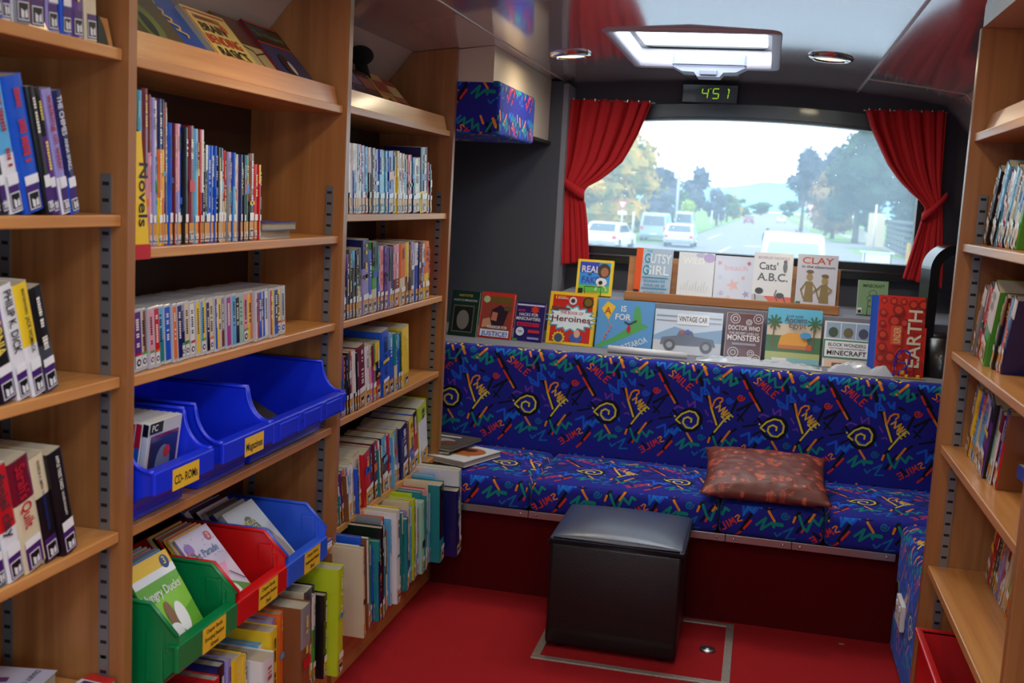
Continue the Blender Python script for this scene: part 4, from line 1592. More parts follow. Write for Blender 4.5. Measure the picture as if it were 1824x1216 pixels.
def a_pet(A, w_, h_):
    A.rect(0, 0, w_, h_, (214, 204, 232)); A.face([(0, 0), (w_, 0), (w_, h_ * .22), (w_ * .5, h_ * .4), (0, h_ * .42)], (72, 150, 56)); A.face([(0, h_ * .42), (w_ * .6, h_ * .36), (w_ * .8, h_ * .56), (.0, h_ * .58)], (232, 160, 200))
    A.text('Pet Parade', w_ * .5, h_ * .7, .02, (60, 90, 150), w=w_ * .75); A.disc(w_ * .82, h_ * .88, .013, (200, 40, 70)); A.text('2', w_ * .82, h_ * .86, .013, 'w'); A.disc(w_ * .16, h_ * .84, .016, (140, 80, 190))
    A.ring(w_ * .1, h_ * .72, .02, .004, (230, 120, 60), a1=PI); A.disc(w_ * .3, h_ * .4, .014, 'n'); A.disc(w_ * .5, h_ * .34, .012, 'y'); A.disc(w_ * .55, h_ * .2, .02, 'w', .03); A.line([(w_ * .7, h_ * .45), (w_ * .95, h_ * .3)], .003, 'k')
    for i in range(14):
        A.disc(.01 + r.random() * (w_ - .02), h_ * (.62 + .33 * r.random()), .0018, (90, 110, 170), n=6)
def a_grim(A, w_, h_):
    A.rect(0, 0, w_, h_, (186, 190, 198)); A.disc(w_ * .5, h_ * .62, .034, (22, 24, 34), .055); A.disc(w_ * .62, h_ * .5, .04, (96, 106, 120), .04); A.text('SKUL', w_ * .5, h_ * .74, .016, (226, 200, 40)); A.text('MEG', w_ * .5, h_ * .66, .014, (226, 200, 40))
    A.disc(w_ * .7, h_ * .3, .04, (150, 140, 130), .06); A.line([(w_ * .12, h_ * .62), (w_ * .2, h_ * .7)], .006, (150, 30, 40))
for k, (y0, zb, art, base, lab, cc) in enumerate(((1.975, ZB, a_ducks, 'g', 'green early reader called Hungry Ducks at the front of the green bin', 'rgbB'),
                                                  (2.246, ZB, a_pet, 'v', 'lilac Pet Parade reader at the front of the red bin', 'knyr'),
                                                  (2.515, ZB, a_grim, 'e', 'grey paperback with a black hooded figure, front of the light blue bin', 'wBek'))):
    n = 6
    for i in range(n):
        w_, h_, th = [(.165, .232, .006), (.15, .24, .007), (.17, .24, .014)][k]
        A = Art()
        A.solid(-w_ / 2, w_ / 2, 0, th, 0, h_, base if i == 0 else cc[i % 4], .0008)
        A.plane((-w_ / 2, -.0003, 0), (1, 0, 0), (0, 0, 1))
        if i == 0:
            art(A, w_, h_)
        else:
            A.rect(.002, .002, w_ - .002, h_ - .002, cc[(i + 1) % 4])
        o = mkobj('paperback_book', A.bm, COVER, recalc=False)
        th2 = th * 1.6
        off = i * (th2 + .002)
        # covers face the aisle (+X) and a little towards the camera, leaning back
        place(o, (-1.142 - off, [2.083, 2.34, 2.60][k] - .003 * (i % 2), zb + .056), [33, 42, 45][k], face=90)
        bn = ['green', 'red', 'light blue'][k]
        tag(o, lab if i == 0 else f'{CN[cc[i % 4]]} edged reader, {ordinal(i + 1)} back in the {bn} bin', 'book', f'readers in the {bn} bin')
for i, c in enumerate(('k', 'y', 'w', 'n')):
    A = Art()
    A.solid(-.09, .09, 0, .005, 0, .17, c, .0008)
    o = mkobj('magazine', A.bm, COVER, recalc=False)
    place(o, (-1.225 - .004 * i, 2.60 - .004 * i, .925 - .012 * i), 62, face=96)
    tag(o, f'{CN[c]} magazine slumped in the widest blue bin, {ordinal(i + 1)} from its front', 'magazine', 'magazines in the widest blue bin')
for i, c in enumerate(('yo', 'gw', 'wk', 'ob')):
    o = add_book('paperback_book', .008, .16, .12, c, None, random.Random(i), marks=False)
    o.matrix_world = Matrix.Translation((-1.22, 2.86 + .14, .4615 + .0085 * i)) @ Matrix.Rotation(math.radians(90), 4, 'X')
    o.matrix_world = Matrix.Translation((-1.20, 3.005, .4612 + .0088 * i)) @ Matrix.Rotation(math.radians(90), 4, 'X')
    tag(o, f'thin {CN[c[0]]} booklet {["lowest", "second", "third", "topmost"][i]} in the little pile beside the blue bin', 'book', 'small pile beside the light blue bin')

# red box with plastic bag at the right
bm = bmesh.new()
for a, b, top in ((RX + .0, RX + .014, 0), ):
    pass
def tray(bm, x0, x1, y0, y1, z0, z1, t, rim):
    box(bm, x0, x1, y0, y1, z0, z0 + t)
    box(bm, x0, x0 + t, y0, y1, z0, z1)
    box(bm, x1 - t, x1, y0, y1, z0, z1)
    box(bm, x0, x1, y0, y0 + t, z0, z1)
    box(bm, x0, x1, y1 - t, y1, z0, z1)
    for d in ((x0 - rim, x0 + t, y0 - rim, y1 + rim), (x1 - t, x1 + rim, y0 - rim, y1 + rim), (x0, x1, y0 - rim, y0 + t), (x0, x1, y1 - t, y1 + rim)):
        box(bm, *d, z1 - .012, z1, .004)
tray(bm, .50, .84, 2.3, 3.03, .12, .445, .005, .012)
o = mkobj('storage_box', bm, REDP)
tag(o, 'red plastic box under the lowest right hand shelf', 'storage box')
bm = bmesh.new()
box(bm, .50, .88, 2.2, 3.12, .08, .115)
o = mkobj('shelf', bm, WY)
tag(o, 'low wooden deck carrying the red plastic box', 'shelf')
BAGM = mat('clear_plastic_film', (214, 220, 232), .16, coat=.8)
bmn = bpy.data.materials['clear_plastic_film'].node_tree.nodes['Principled BSDF']
bmn.inputs['Transmission Weight'].default_value = .2
bmn.inputs['IOR'].default_value = 1.15


def crumple(name, x0, x1, y0, y1, z, h, seed, label, cat, nx=44, ny=24, m=None, group=None):
    from mathutils import noise
    bm = bmesh.new()
    V = []
    for j in range(ny + 1):
        L = []
        for i in range(nx + 1):
            u, v = i / nx, j / ny
            x, y = x0 + (x1 - x0) * u, y0 + (y1 - y0) * v
            e = min(1, 6 * min(u, 1 - u), 5 * min(v, 1 - v))
            n1 = noise.noise(Vector((x * 9 + seed, y * 9, 0)))
            n2 = abs(noise.noise(Vector((x * 30, y * 30 + seed, 3))))
            zz = z + .003 + h * e * (.35 + .5 * abs(n1) * 1.6 + .45 * n2)
            L.append(bm.verts.new((x + .01 * n1 * e, y + .01 * n2 * e, max(z + .001, zz))))
        V.append(L)
    for j in range(ny):
        for i in range(nx):
            bm.faces.new((V[j][i], V[j][i + 1], V[j + 1][i + 1], V[j + 1][i]))
    B = [[bm.verts.new((v.co.x, v.co.y, z + .0008)) for v in L] for L in V]
    for j in range(ny):
        for i in range(nx):
            bm.faces.new((B[j][i], B[j + 1][i], B[j + 1][i + 1], B[j][i + 1]))
    per = [(0, i) for i in range(nx)] + [(j, nx) for j in range(ny)] + [(ny, i) for i in range(nx, 0, -1)] + [(j, 0) for j in range(ny, 0, -1)]
    for a, b in zip(per, per[1:] + per[:1]):
        bm.faces.new((V[a[0]][a[1]], B[a[0]][a[1]], B[b[0]][b[1]], V[b[0]][b[1]]))
    o = mkobj(name, bm, m or BAGM)
    tag(o, label, cat, group)
    return o


crumple('plastic_bag', .55, .80, 2.42, 2.95, .126, .34, 4.2, 'clear crumpled plastic bag of oddments inside the red box', 'plastic bag')
# big dark and red book edge at the corner of the view
o = add_book('hardback_book', .05, .30, .22, 'kr', None, random.Random(3), hard=True, marks=False)
o.matrix_world = Matrix.Translation((.60, 2.13, .592)) @ Matrix.Rotation(PI, 4, 'Z')
tag(o, 'black and red hardback at the very edge of the nearest right hand bookcase', 'book')
for i, (th, c) in enumerate(((.045, 'w'), (.03, 'wb'))):
    o = loose('hardback_book', ['thick white book lying flat on the third right hand shelf', 'white and blue book lying on the thick white one'][i], .16, .23, th, c, None)
    o.matrix_world = Matrix.Translation((.70, 2.37 + .015 * i, .936 + sum((.046, .031)[:i + 1]))) @ Matrix.Rotation(math.radians(-4 + 9 * i), 4, 'Z') @ Matrix.Rotation(math.radians(-90), 4, 'X')
# ------------------------------------------------------------------ patterned corner bench
BE = empty('corner_bench')
tag(BE, 'built-in corner bench in dark blue doodle fabric above a shade-darkened red base', 'bench')
bm = bmesh.new()
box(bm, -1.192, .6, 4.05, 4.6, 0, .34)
mkobj('base_panel', bm, SHADERED, BE)


def cushion(name, x0, x1, y0, y1, z0, z1, puff=.012, bev=.025, nx=10, ny=6, parent=BE, ou=-.685, ov=.523, m=None, top=None):
    bm = bmesh.new()
    box(bm, x0, x1, y0, y1, z0, z1, bev, 3)
    bmesh.ops.subdivide_edges(bm, edges=[e for e in bm.edges if e.calc_length() > .1], cuts=6, use_grid_fill=True)
    for v in bm.verts:
        u, w_ = (v.co.x - x0) / (x1 - x0), (v.co.y - y0) / (y1 - y0)
        if v.co.z > z1 - bev * 1.05:
            k = max(0, min(1, 4 * u * (1 - u))) ** .5 * max(0, min(1, 4 * w_ * (1 - w_))) ** .5
            v.co.z += puff * k
    o = mkobj(name, bm, m or FAB, parent, True)
    boxuv(o, .347, .433, ou, ov, top)
    return o


cz = (.348, .462)
for a, b in ((-1.192, -.80), (-.797, -.08), (-.077, .30), (.303, .90)):
    cushion('seat_cushion', a, b, 4.004, 4.53, cz[0], .466, .016, ov=.372, top=.172)
BK = cushion('backrest', -1.49, .86, 4.535, 4.62, .40, .897, .004, .02)
for x0, x1 in ((-1.3, -.80), (-.798, -.05), (-.048, .19), (.192, .555)):
    bm = bmesh.new()
    box(bm, max(x0, -1.19), x1, 4.012, 4.02, .322, .350, .001)
    mt = mkobj('metal_trim', bm, ALU, BE)
    for xx in (x0 + .03, x1 - .03):
        b2_ = bmesh.new()
        bmesh.ops.create_uvsphere(b2_, u_segments=10, v_segments=6, radius=.005)
        s_ = mkobj('screw', b2_, CHROME, mt, True)
        s_.location = (xx, 4.011, .336)
cushion('side_seat', .56, .90, 3.19, 4.0, .002, .47, .02, .03, ov=.1)
# oval speaker recess on the bench side, and socket
bm = bmesh.new()
for i in range(1):
    c = [(.5575, 3.93 + .032 * math.cos(k * PI / 12), .225 + .055 * math.sin(k * PI / 12)) for k in range(24)]
    A_ = [bm.verts.new(p) for p in c]
    B_ = [bm.verts.new((.566, p[1], p[2])) for p in c]
    bm.faces.new(A_)
    for k in range(24):
        bm.faces.new((A_[k], A_[(k + 1) % 24], B_[(k + 1) % 24], B_[k]))
mkobj('vent_grille', bm, BLACK, BE)
sk = nbox('power_socket', (.544, .5595, 3.68, 3.82, .185, .275), WHITEP, None, .004)
tag(sk, 'white double power socket on the side of the patterned bench', 'power socket')
for yy in (3.715, 3.785):
    bm = bmesh.new()
    box(bm, .5395, .5445, yy - .008, yy + .008, .245, .262, .002)
    mkobj('switch', bm, WHITEP, sk)
    bm = bmesh.new()
    for dy, dz, tl_ in ((-.007, .012, .5), (.007, .012, -.5), (0, -.006, 0)):
        box(bm, .5435, .5442, yy + dy - .0012, yy + dy + .0012, .208 + dz - .005, .208 + dz + .005)
    mkobj('pin_hole', bm, BLACK, sk)

# ------------------------------------------------------------------ ottoman
OT = empty('ottoman')
tag(OT, 'black leatherette cube ottoman on the floor hatch', 'ottoman')
ox0, ox1, oy0, oy1 = -.63, -.175, 3.575, 3.992
bm = bmesh.new()
box(bm, ox0, ox1, oy0, oy1, .014, .385, .014, 3)
mkobj('box_body', bm, LEATHER, OT, True)
bm = bmesh.new()
box(bm, ox0 - .002, ox1 + .002, oy0 - .002, oy1 + .002, .382, .405, .012, 3)
bmesh.ops.subdivide_edges(bm, edges=[e for e in bm.edges if e.calc_length() > .1], cuts=12, use_grid_fill=True)
for v in bm.verts:
    if v.co.z > .395:
        u, w_ = (v.co.x - ox0) / (ox1 - ox0), (v.co.y - oy0) / (oy1 - oy0)
        k = max(0, min(1, 4 * u * (1 - u))) ** .6 * max(0, min(1, 4 * w_ * (1 - w_))) ** .6
        v.co.z += .034 * k
mkobj('lid', bm, mat('sheen_tinted_leatherette_lid', (66, 76, 100), .38, bump=.15, bscale=300, coat=.6, var=.15), OT, True)  # black lid coloured blue-grey to carry the sheen of the window
bm = bmesh.new()
tube(bm, [(ox0 - .004, oy0 - .004, .384), (ox1 + .004, oy0 - .004, .384), (ox1 + .004, oy1 + .004, .384), (ox0 - .004, oy1 + .004, .384)], .0045, 8, closed=True)
tube(bm, [(ox0 + .012, oy0 - .001, .40), (ox1 - .012, oy0 - .001, .40)], .0025, 6)
mkobj('piping', bm, LEATHER, OT)
for x in (ox0 + .05, ox1 - .05):
    for y in (oy0 + .05, oy1 - .05):
        bm = bmesh.new()
        lathe(bm, [(.0, 0), (.02, 0), (.022, .014), (0, .0145)], 16, (x, y, .0))
        mkobj('foot', bm, BLACK, OT)

# ------------------------------------------------------------------ scatter cushion
from mathutils import noise
bm = bmesh.new()
n1, n2, PW, PH, PT = 48, 40, .47, .41, .052
G = {}
for s_ in (1, -1):
    for i in range(n1 + 1):
        for j in range(n2 + 1):
            if s_ == -1 and (i in (0, n1) or j in (0, n2)):
                G[s_, i, j] = G[1, i, j]
                continue
            u, v = i / n1 * 2 - 1, j / n2 * 2 - 1
            th = PT * ((1 - u ** 4) * (1 - v ** 4)) ** .7
            x = PW / 2 * u * (1 - .07 * (1 - v * v) * abs(u))
            y = PH / 2 * v * (1 - .09 * (1 - u * u) * abs(v))
            wr = .006 * noise.noise(Vector((u * 5, v * 9, s_))) + .007 * abs(noise.noise(Vector((u * 3 + 5, v * 12, s_)))) * (abs(u) ** 2)
            G[s_, i, j] = bm.verts.new((x, y, s_ * (th + wr)))
for s_ in (1, -1):
    for i in range(n1):
        for j in range(n2):
            q = [G[s_, i, j], G[s_, i + 1, j], G[s_, i + 1, j + 1], G[s_, i, j + 1]]
            bm.faces.new(q if s_ == 1 else q[::-1])
o = mkobj('cushion', bm, FLOW, None, True)
uv = o.data.uv_layers.new(name='UVMap')
for l in o.data.loops:
    c = o.data.vertices[l.vertex_index].co
    uv.data[l.index].uv = (c.x / .22, c.y / .22)
o.matrix_world = Matrix.Translation((.078, 4.165, .552)) @ Matrix.Rotation(math.radians(1), 4, 'Z') @ Matrix.Rotation(math.radians(12), 4, 'X')
tag(o, 'brown and orange flower brocade cushion lying on the patterned bench', 'cushion')

# picture books lying on the bench at the left
def a_tiger(A, w_, h_):
    A.rect(0, 0, w_, h_, (236, 236, 238)); A.disc(w_ * .55, h_ * .6, w_ * .36, (196, 110, 50), h_ * .26); A.disc(w_ * .5, h_ * .68, w_ * .16, (80, 50, 36), h_ * .1); A.line([(w_ * .2, h_ * .3), (w_ * .8, h_ * .35)], .01, (220, 160, 90))
def a_photo(A, w_, h_):
    A.rect(0, 0, w_, h_, (92, 84, 70)); A.disc(w_ * .4, h_ * .5, w_ * .3, (170, 170, 172), h_ * .14); A.disc(w_ * .65, h_ * .4, w_ * .2, (120, 66, 40), h_ * .12); A.line([(w_ * .1, h_ * .75), (w_ * .6, h_ * .8)], .02, (226, 226, 226)); A.disc(w_ * .3, h_ * .25, .03, (60, 90, 50))
for i, (nm, th, cs, art, x, y, rot, lab) in enumerate([('hardback_book', .022, 'w', a_tiger, -1.16, 4.07, -20, 'white picture book with a tiger, lowest of the books left on the bench'),
                                                    ('hardback_book', .014, 'kO', a_photo, -1.25, 4.11, 6, 'dark photo book lying across the white one on the bench'),
                                                    ('hardback_book', .010, 'Ek', a_photo, -1.24, 4.13, -14, 'thin dark book with white lettering, topmost on the bench')]):
    o = loose(nm, lab, .19, .26, th, cs, art, hard=True, group='books left lying on the bench')
    z = .485 + [0, .0235, .039][i]
    o.matrix_world = Matrix.Translation((x, y, z + th)) @ Matrix.Rotation(math.radians(rot), 4, 'Z') @ Matrix.Rotation(math.radians(-90), 4, 'X')

# ------------------------------------------------------------------ curtains
def curtain(name, top, left, right, label, mirror, tie):
    """left/right: list of (z, x) edge points from top to bottom; pleats gather at the tie height"""
    R = empty(name)
    tag(R, label, 'curtain', 'red curtains at the rear window')

    def ev(P, z):
        for (za, xa), (zb, xb) in zip(P, P[1:]):
            if za >= z >= zb:
                t = (za - z) / (za - zb)
                return xa + (xb - xa) * t
        return P[-1][1] if z < P[-1][0] else P[0][1]
    NU, NV = 120, 70
    z0, z1 = top, min(left[-1][0], right[-1][0])
    bm = bmesh.new()
    rows = []
    for j in range(NV + 1):
        v = j / NV
        L = []
        for i in range(NU + 1):
            u = i / NU
            ul = u if not mirror else 1 - u
            zb = left[-1][0] + (right[-1][0] - left[-1][0]) * u
            zt = top - (.004 * math.sin(u * 40)) 
            z = zt + (zb - zt) * v
            xa, xb = ev(left, z), ev(right, z)
            # folds swing so that they run into the tie
            x = xa + (xb - xa) * u
            wd = (xb - xa)
            g_ = min(1, wd / .38)
            d = abs(z - tie)
            amp = .012 + .016 * g_
            pin = 1 - .55 * math.exp(-(d / .05) ** 2)
            ph = 2 * PI * (6.6 * u + .35 * math.sin(5.1 * u + 1) + .16 * math.sin(13 * u) + .22 * v * math.sin(7 * u))
            y = 5.40 - .03 + amp * pin * (math.sin(ph) * .8 + .25 * math.sin(2.1 * ph + 1 + 2 * v)) * (.75 + .35 * math.sin(9 * u + 3 * v)) - .02 * math.exp(-(d / .09) ** 2)
            x += .004 * math.sin(ph + 1.3) * pin
            L.append(bm.verts.new((x, y, z)))
        rows.append(L)
    for a, b in zip(rows, rows[1:]):
        for i in range(NU):
            bm.faces.new((a[i], a[i + 1], b[i + 1], b[i]))
    o = mkobj('cloth', bm, CURT, R, True)
    sm = o.modifiers.new('thickness', 'SOLIDIFY')
    sm.thickness = .003
    return R


cl = curtain('curtain', 2.036, [(2.036, -.985), (1.66, -.988), (1.60, -.985), (1.45, -.99), (1.225, -.972)],
             [(2.036, -.575), (1.96, -.60), (1.88, -.63), (1.80, -.668), (1.741, -.70), (1.69, -.755), (1.654, -.80), (1.615, -.865), (1.57, -.887), (1.53, -.87), (1.42, -.852), (1.249, -.835)],
             'red curtain tied back at the left of the rear window', False, 1.60)
c2 = curtain('curtain', 2.036, [(2.036, .408), (1.96, .435), (1.873, .483), (1.79, .53), (1.723, .585), (1.67, .64), (1.637, .68), (1.60, .712), (1.56, .705), (1.50, .695), (1.4, .675), (1.269, .648)],
             [(2.036, .765), (1.66, .775), (1.60, .785), (1.5, .80), (1.40, .815), (1.235, .82)], 'red curtain tied back at the right of the rear window', True, 1.60)
bm = bmesh.new()
for z_, dz in ((1.635, .0),):
    pts = []
    for k in range(25):
        a = 2 * PI * k / 24
        pts.append((-.938 + .062 * math.cos(a), 5.345 + .035 * math.sin(a), 1.61 - .035 * math.cos(a)))
for k in range(24):
    a, b = pts[k], pts[k + 1]
    bm.faces.new([bm.verts.new(v) for v in ((a[0], a[1], a[2] - .024), (b[0], b[1], b[2] - .024), (b[0], b[1], b[2] + .024), (a[0], a[1], a[2] + .024))])
bmesh.ops.remove_doubles(bm, verts=bm.verts, dist=1e-5)
o = mkobj('tieback', bm, CURT, cl, True)
o.modifiers.new('thickness', 'SOLIDIFY').thickness = .006
bm = bmesh.new()
pts = []
for k in range(25):
    a = 2 * PI * k / 24
    pts.append((.748 + .052 * math.cos(a), 5.345 + .035 * math.sin(a), 1.605 + .05 * math.cos(a)))
for k in range(24):
    a, b = pts[k], pts[k + 1]
    bm.faces.new([bm.verts.new(v) for v in ((a[0], a[1], a[2] - .018), (b[0], b[1], b[2] - .018), (b[0], b[1], b[2] + .018), (a[0], a[1], a[2] + .018))])
bmesh.ops.remove_doubles(bm, verts=bm.verts, dist=1e-5)
o = mkobj('tieback', bm, CURT, c2, True)
o.modifiers.new('thickness', 'SOLIDIFY').thickness = .006
for c_, xa, xb in ((cl, -.99, -.565), (c2, .40, .77)):
    bm = bmesh.new()
    tube(bm, [(xa, 5.385, 2.034), (xb, 5.385, 2.034)], .004, 8)
    for k in range(8):
        x = xa + (xb - xa) * (k + .5) / 8
        box(bm, x - .002, x + .002, 5.37, 5.42, 2.03, 2.042)
    mkobj('curtain_rail', bm, ALU, c_)

# ------------------------------------------------------------------ clock, cabinet, fabric box
CK = empty('digital_clock', (0, 0, 0))
tag(CK, 'black digital clock with green figures above the rear window', 'clock')
bm = bmesh.new()
box(bm, -.445, -.178, 5.44, 5.5, 2.045, 2.135, .004)
mkobj('case', bm, BLACK, CK)
A = Art()
A.plane((-.44, 5.4385, 2.05), (1, 0, 0), (0, 0, 1))
SEG = {'4': 'fgbc', '5': 'afgcd', '1': 'bc', '7': 'abc'}


def seg(ch, x, y, w_, h_, s_=.0042):
    P = {'a': ((0, h_), (w_, h_)), 'b': ((w_, h_), (w_, h_ / 2)), 'c': ((w_, h_ / 2), (w_, 0)), 'd': ((0, 0), (w_, 0)), 'e': ((0, 0), (0, h_ / 2)), 'f': ((0, h_ / 2), (0, h_)), 'g': ((0, h_ / 2), (w_, h_ / 2))}
    for k in SEG[ch]:
        (a, b), (c, d) = P[k]
        ax, ay = a + (c - a) * .12, b + (d - b) * .12
        cx_, cy_ = c - (c - a) * .12, d - (d - b) * .12
        A.line([(x + ax + .12 * ay, y + ay), (x + cx_ + .12 * cy_, y + cy_)], s_, (140, 255, 40))


seg('4', .088, .018, .028, .046)
seg('5', .14, .018, .028, .046)
seg('1', .192, .018, .022, .046)
A.disc(.132, .063, .0022, (140, 255, 40), n=8)
A.disc(.215, .062, .0035, (140, 255, 40), n=8)
dm = emis('green_led', (170, 226, 40), .8)
mkobj('digits', A.bm, dm, CK, recalc=False)

CAB = empty('overhead_cabinet')
tag(CAB, 'cream overhead cabinet with patterned padding in the corner beside the far bookcase', 'cabinet')
bm = bmesh.new()
prism(bm, [(-1.52, 1.815), (-1.06, 1.815), (-1.06, ceil_z(-1.06) - .001), (-1.2, 2.098), (-1.376, 2.076), (-1.52, 1.9)], 1, 4.146, 5.275)
mkobj('cabinet_body', bm, CREAM, CAB)
bm = bmesh.new()
box(bm, -1.5, -1.045, 4.9, 5.27, 1.806, 1.822, .002)
mkobj('bottom_rail', bm, SLOT, CAB)
o = cushion('padding', -1.5, -1.03, 4.144 - .0, 4.80, 1.782, 1.985, .0, .014, parent=CAB, ou=-.5, ov=1.47)
for p in o.data.polygons:
    if abs(p.normal.x) > .7:
        for li in p.loop_indices:
            v = o.data.vertices[o.data.loops[li].vertex_index].co
            o.data.uv_layers['UVMap'].data[li].uv = ((v.y - .2) / .347, (v.z - 1.5) / .433)

# ------------------------------------------------------------------ books displayed on the ledges
def stand(x, y, z, w_, label, back=.09):
    """small black wire book stand"""
    bm = bmesh.new()
    r_ = .0018
    h2 = .045
    tube(bm, [(x - w_ / 2, y + back, z + .002), (x - w_ / 2, y - .012, z + .002), (x - w_ / 2, y - .016, z + h2), (x + w_ / 2, y - .016, z + h2), (x + w_ / 2, y - .012, z + .002), (x + w_ / 2, y + back, z + .002)], r_, 6)
    tube(bm, [(x - w_ / 2, y + back, z + .002), (x, y + back * .62, z + .13), (x + w_ / 2, y + back, z + .002)], r_, 6)
    o = mkobj('book_stand', bm, BLACK)
    tag(o, label, 'book stand', 'wire book stands on the ledges')


def c_harry(A, w_, h_):
    A.rect(0, 0, w_, h_, (18, 50, 42)); A.text('HARRY POTTER', w_ * .5, h_ * .87, .011, (190, 160, 60), w=w_ * .5); A.text('ALBUS DUMBLEDORE', w_ * .5, h_ * .77, .009, (180, 186, 180), w=w_ * .86)
    A.rect(w_ * .1, h_ * .08, w_ * .86, h_ * .68, (100, 90, 70)); A.rect(w_ * .14, h_ * .11, w_ * .82, h_ * .65, (26, 28, 30)); A.disc(w_ * .48, h_ * .36, .03, (120, 116, 108), .045)
def c_just(A, w_, h_):
    A.rect(0, 0, w_, h_, (206, 52, 40)); A.rect(w_ * .04, h_ * .04, w_ * .96, h_ * .9, (150, 66, 52)); A.rect(w_ * .3, h_ * .78, w_ * .92, h_ * .92, (110, 90, 40)); A.disc(w_ * .16, h_ * .84, .016, (170, 200, 150))
    A.face([(w_ * .3, h_ * .25), (w_ * .75, h_ * .3), (w_ * .85, h_ * .6), (w_ * .6, h_ * .74), (w_ * .35, h_ * .62)], (52, 34, 48)); A.face([(w_ * .08, h_ * .22), (w_ * .4, h_ * .26), (w_ * .3, h_ * .45), (w_ * .1, h_ * .4)], (206, 150, 120)); A.face([(w_ * .34, h_ * .4), (w_ * .52, h_ * .38), (w_ * .54, h_ * .56), (w_ * .38, h_ * .58)], (196, 120, 96)); A.rect(w_ * .72, h_ * .62, w_ * .94, h_ * .72, (90, 80, 50))
    A.text('WARRIOR FOR', w_ * .56, h_ * .22, .013, (230, 230, 230), w=w_ * .62); A.rect(w_ * .06, h_ * .04, w_ * .94, h_ * .19, (226, 230, 240)); A.text('JUSTICE!', w_ * .5, h_ * .06, .02, (30, 70, 190), w=w_ * .8)
def c_hack(A, w_, h_):
    A.rect(0, 0, w_, h_, (40, 30, 104)); A.rect(.004, h_ * .91, w_ - .004, h_ * .95, (210, 210, 226)); A.star(w_ * .66, h_ * .82, .024, .012, (220, 60, 40), 8); A.text('MORE', w_ * .2, h_ * .76, .01, (220, 60, 60), w=w_ * .24)
    A.text('HACKS FOR', w_ * .46, h_ * .65, .013, 'w', w=w_ * .66); A.text('MINECRAFTERS:', w_ * .46, h_ * .54, .014, 'w', w=w_ * .84); A.rect(w_ * .08, h_ * .38, w_ * .86, h_ * .48, (200, 40, 60)); A.text('MASTERING 1.9', w_ * .47, h_ * .4, .01, (60, 30, 100), w=w_ * .7)
    A.disc(w_ * .22, h_ * .24, .02, (220, 226, 240)); A.text('TIPS', w_ * .22, h_ * .215, .009, (40, 60, 150)); A.rect(w_ * .5, h_ * .22, w_ * .9, h_ * .3, (200, 50, 70)); A.rect(w_ * .5, h_ * .06, w_ * .9, h_ * .11, (150, 160, 220)); A.rect(0, 0, w_ * .16, h_ * .05, 'g')
def c_hero(A, w_, h_):
    A.rect(0, 0, w_, h_, (240, 196, 40)); A.rect(.014, .012, w_ - .014, h_ - .014, (206, 40, 32))
    A.star(w_ * .5, h_ * .5, w_ * .58, w_ * .44, (40, 170, 190), 16, .52); A.star(w_ * .5, h_ * .5, w_ * .52, w_ * .4, (232, 244, 248), 16, .5)
    A.text('THE BOOK OF', w_ * .5, h_ * .58, .013, (190, 40, 40), w=w_ * .5); A.text('Heroines', w_ * .5, h_ * .44, .026, (110, 20, 40), w=w_ * .84); A.disc(w_ * .5, h_ * .84, .018, (220, 220, 226)); A.disc(w_ * .5, h_ * .84, .01, (60, 50, 60))
    A.star(w_ * .83, h_ * .83, .028, .022, (60, 40, 20), 14); A.disc(w_ * .83, h_ * .83, .018, (120, 100, 30)); A.rect(.026, h_ * .86, .03, h_ * .92, 'y'); A.text('NATIONAL', w_ * .26, h_ * .89, .007, 'y', w=.04); A.text('GEOGRAPHIC', w_ * .28, h_ * .86, .007, 'w', w=.05)
    A.face([(w_ * .06, h_ * .72), (w_ * .45, h_ * .7), (w_ * .48, h_ * .66), (w_ * .06, h_ * .66)], (120, 60, 60)); A.star(w_ * .27, h_ * .12, .032, .024, (240, 200, 50), 12); A.disc(w_ * .27, h_ * .12, .02, (60, 80, 110)); A.disc(w_ * .64, h_ * .14, .03, (60, 90, 170), .022); A.disc(w_ * .66, h_ * .22, .014, (224, 176, 150), .018)
    A.rect(w_ * .42, .0, w_ * .84, h_ * .05, (236, 200, 60))
def c_aot(A, w_, h_):
    A.rect(0, 0, w_, h_, (92, 160, 218)); A.face([(.0, h_ * .04), (w_ * .1, .0), (w_ * .45, h_ * .2), (w_ * .75, h_ * .38), (w_ * .92, h_ * .5), (w_ * .8, h_ * .56), (w_ * .74, h_ * .9), (w_ * .66, h_ * .88), (w_ * .62, h_ * .5), (w_ * .3, h_ * .22)], (84, 170, 96))
    A.face([(w_ * .06, h_ * .8), (w_ * .16, h_ * .96), (w_ * .31, h_ * .86), (w_ * .2, h_ * .58)], (240, 196, 50)); A.text('A', w_ * .18, h_ * .7, .03, (200, 50, 50)); A.text('IS', w_ * .46, h_ * .77, .026, (236, 240, 244)); A.text('FOR', w_ * .46, h_ * .6, .026, (236, 240, 244))
    A.text('AOTEAROA', w_ * .68, h_ * .06, .026, (220, 236, 246), w=w_ * .56, ang=.42); A.line([(w_ * .5, h_ * .56), (w_ * .58, h_ * .52), (w_ * .7, h_ * .6)], .007, (60, 60, 70)); A.disc(w_ * .58, h_ * .42, .009, 'r', .016); A.line([(w_ * .2, h_ * .58), (w_ * .26, h_ * .44), (w_ * .16, h_ * .26)], .002, (230, 160, 120))
    for i in range(5):
        A.disc(w_ * (.26 - .03 * i), h_ * (.44 - .07 * i), .005, (226, 120, 90), n=6)
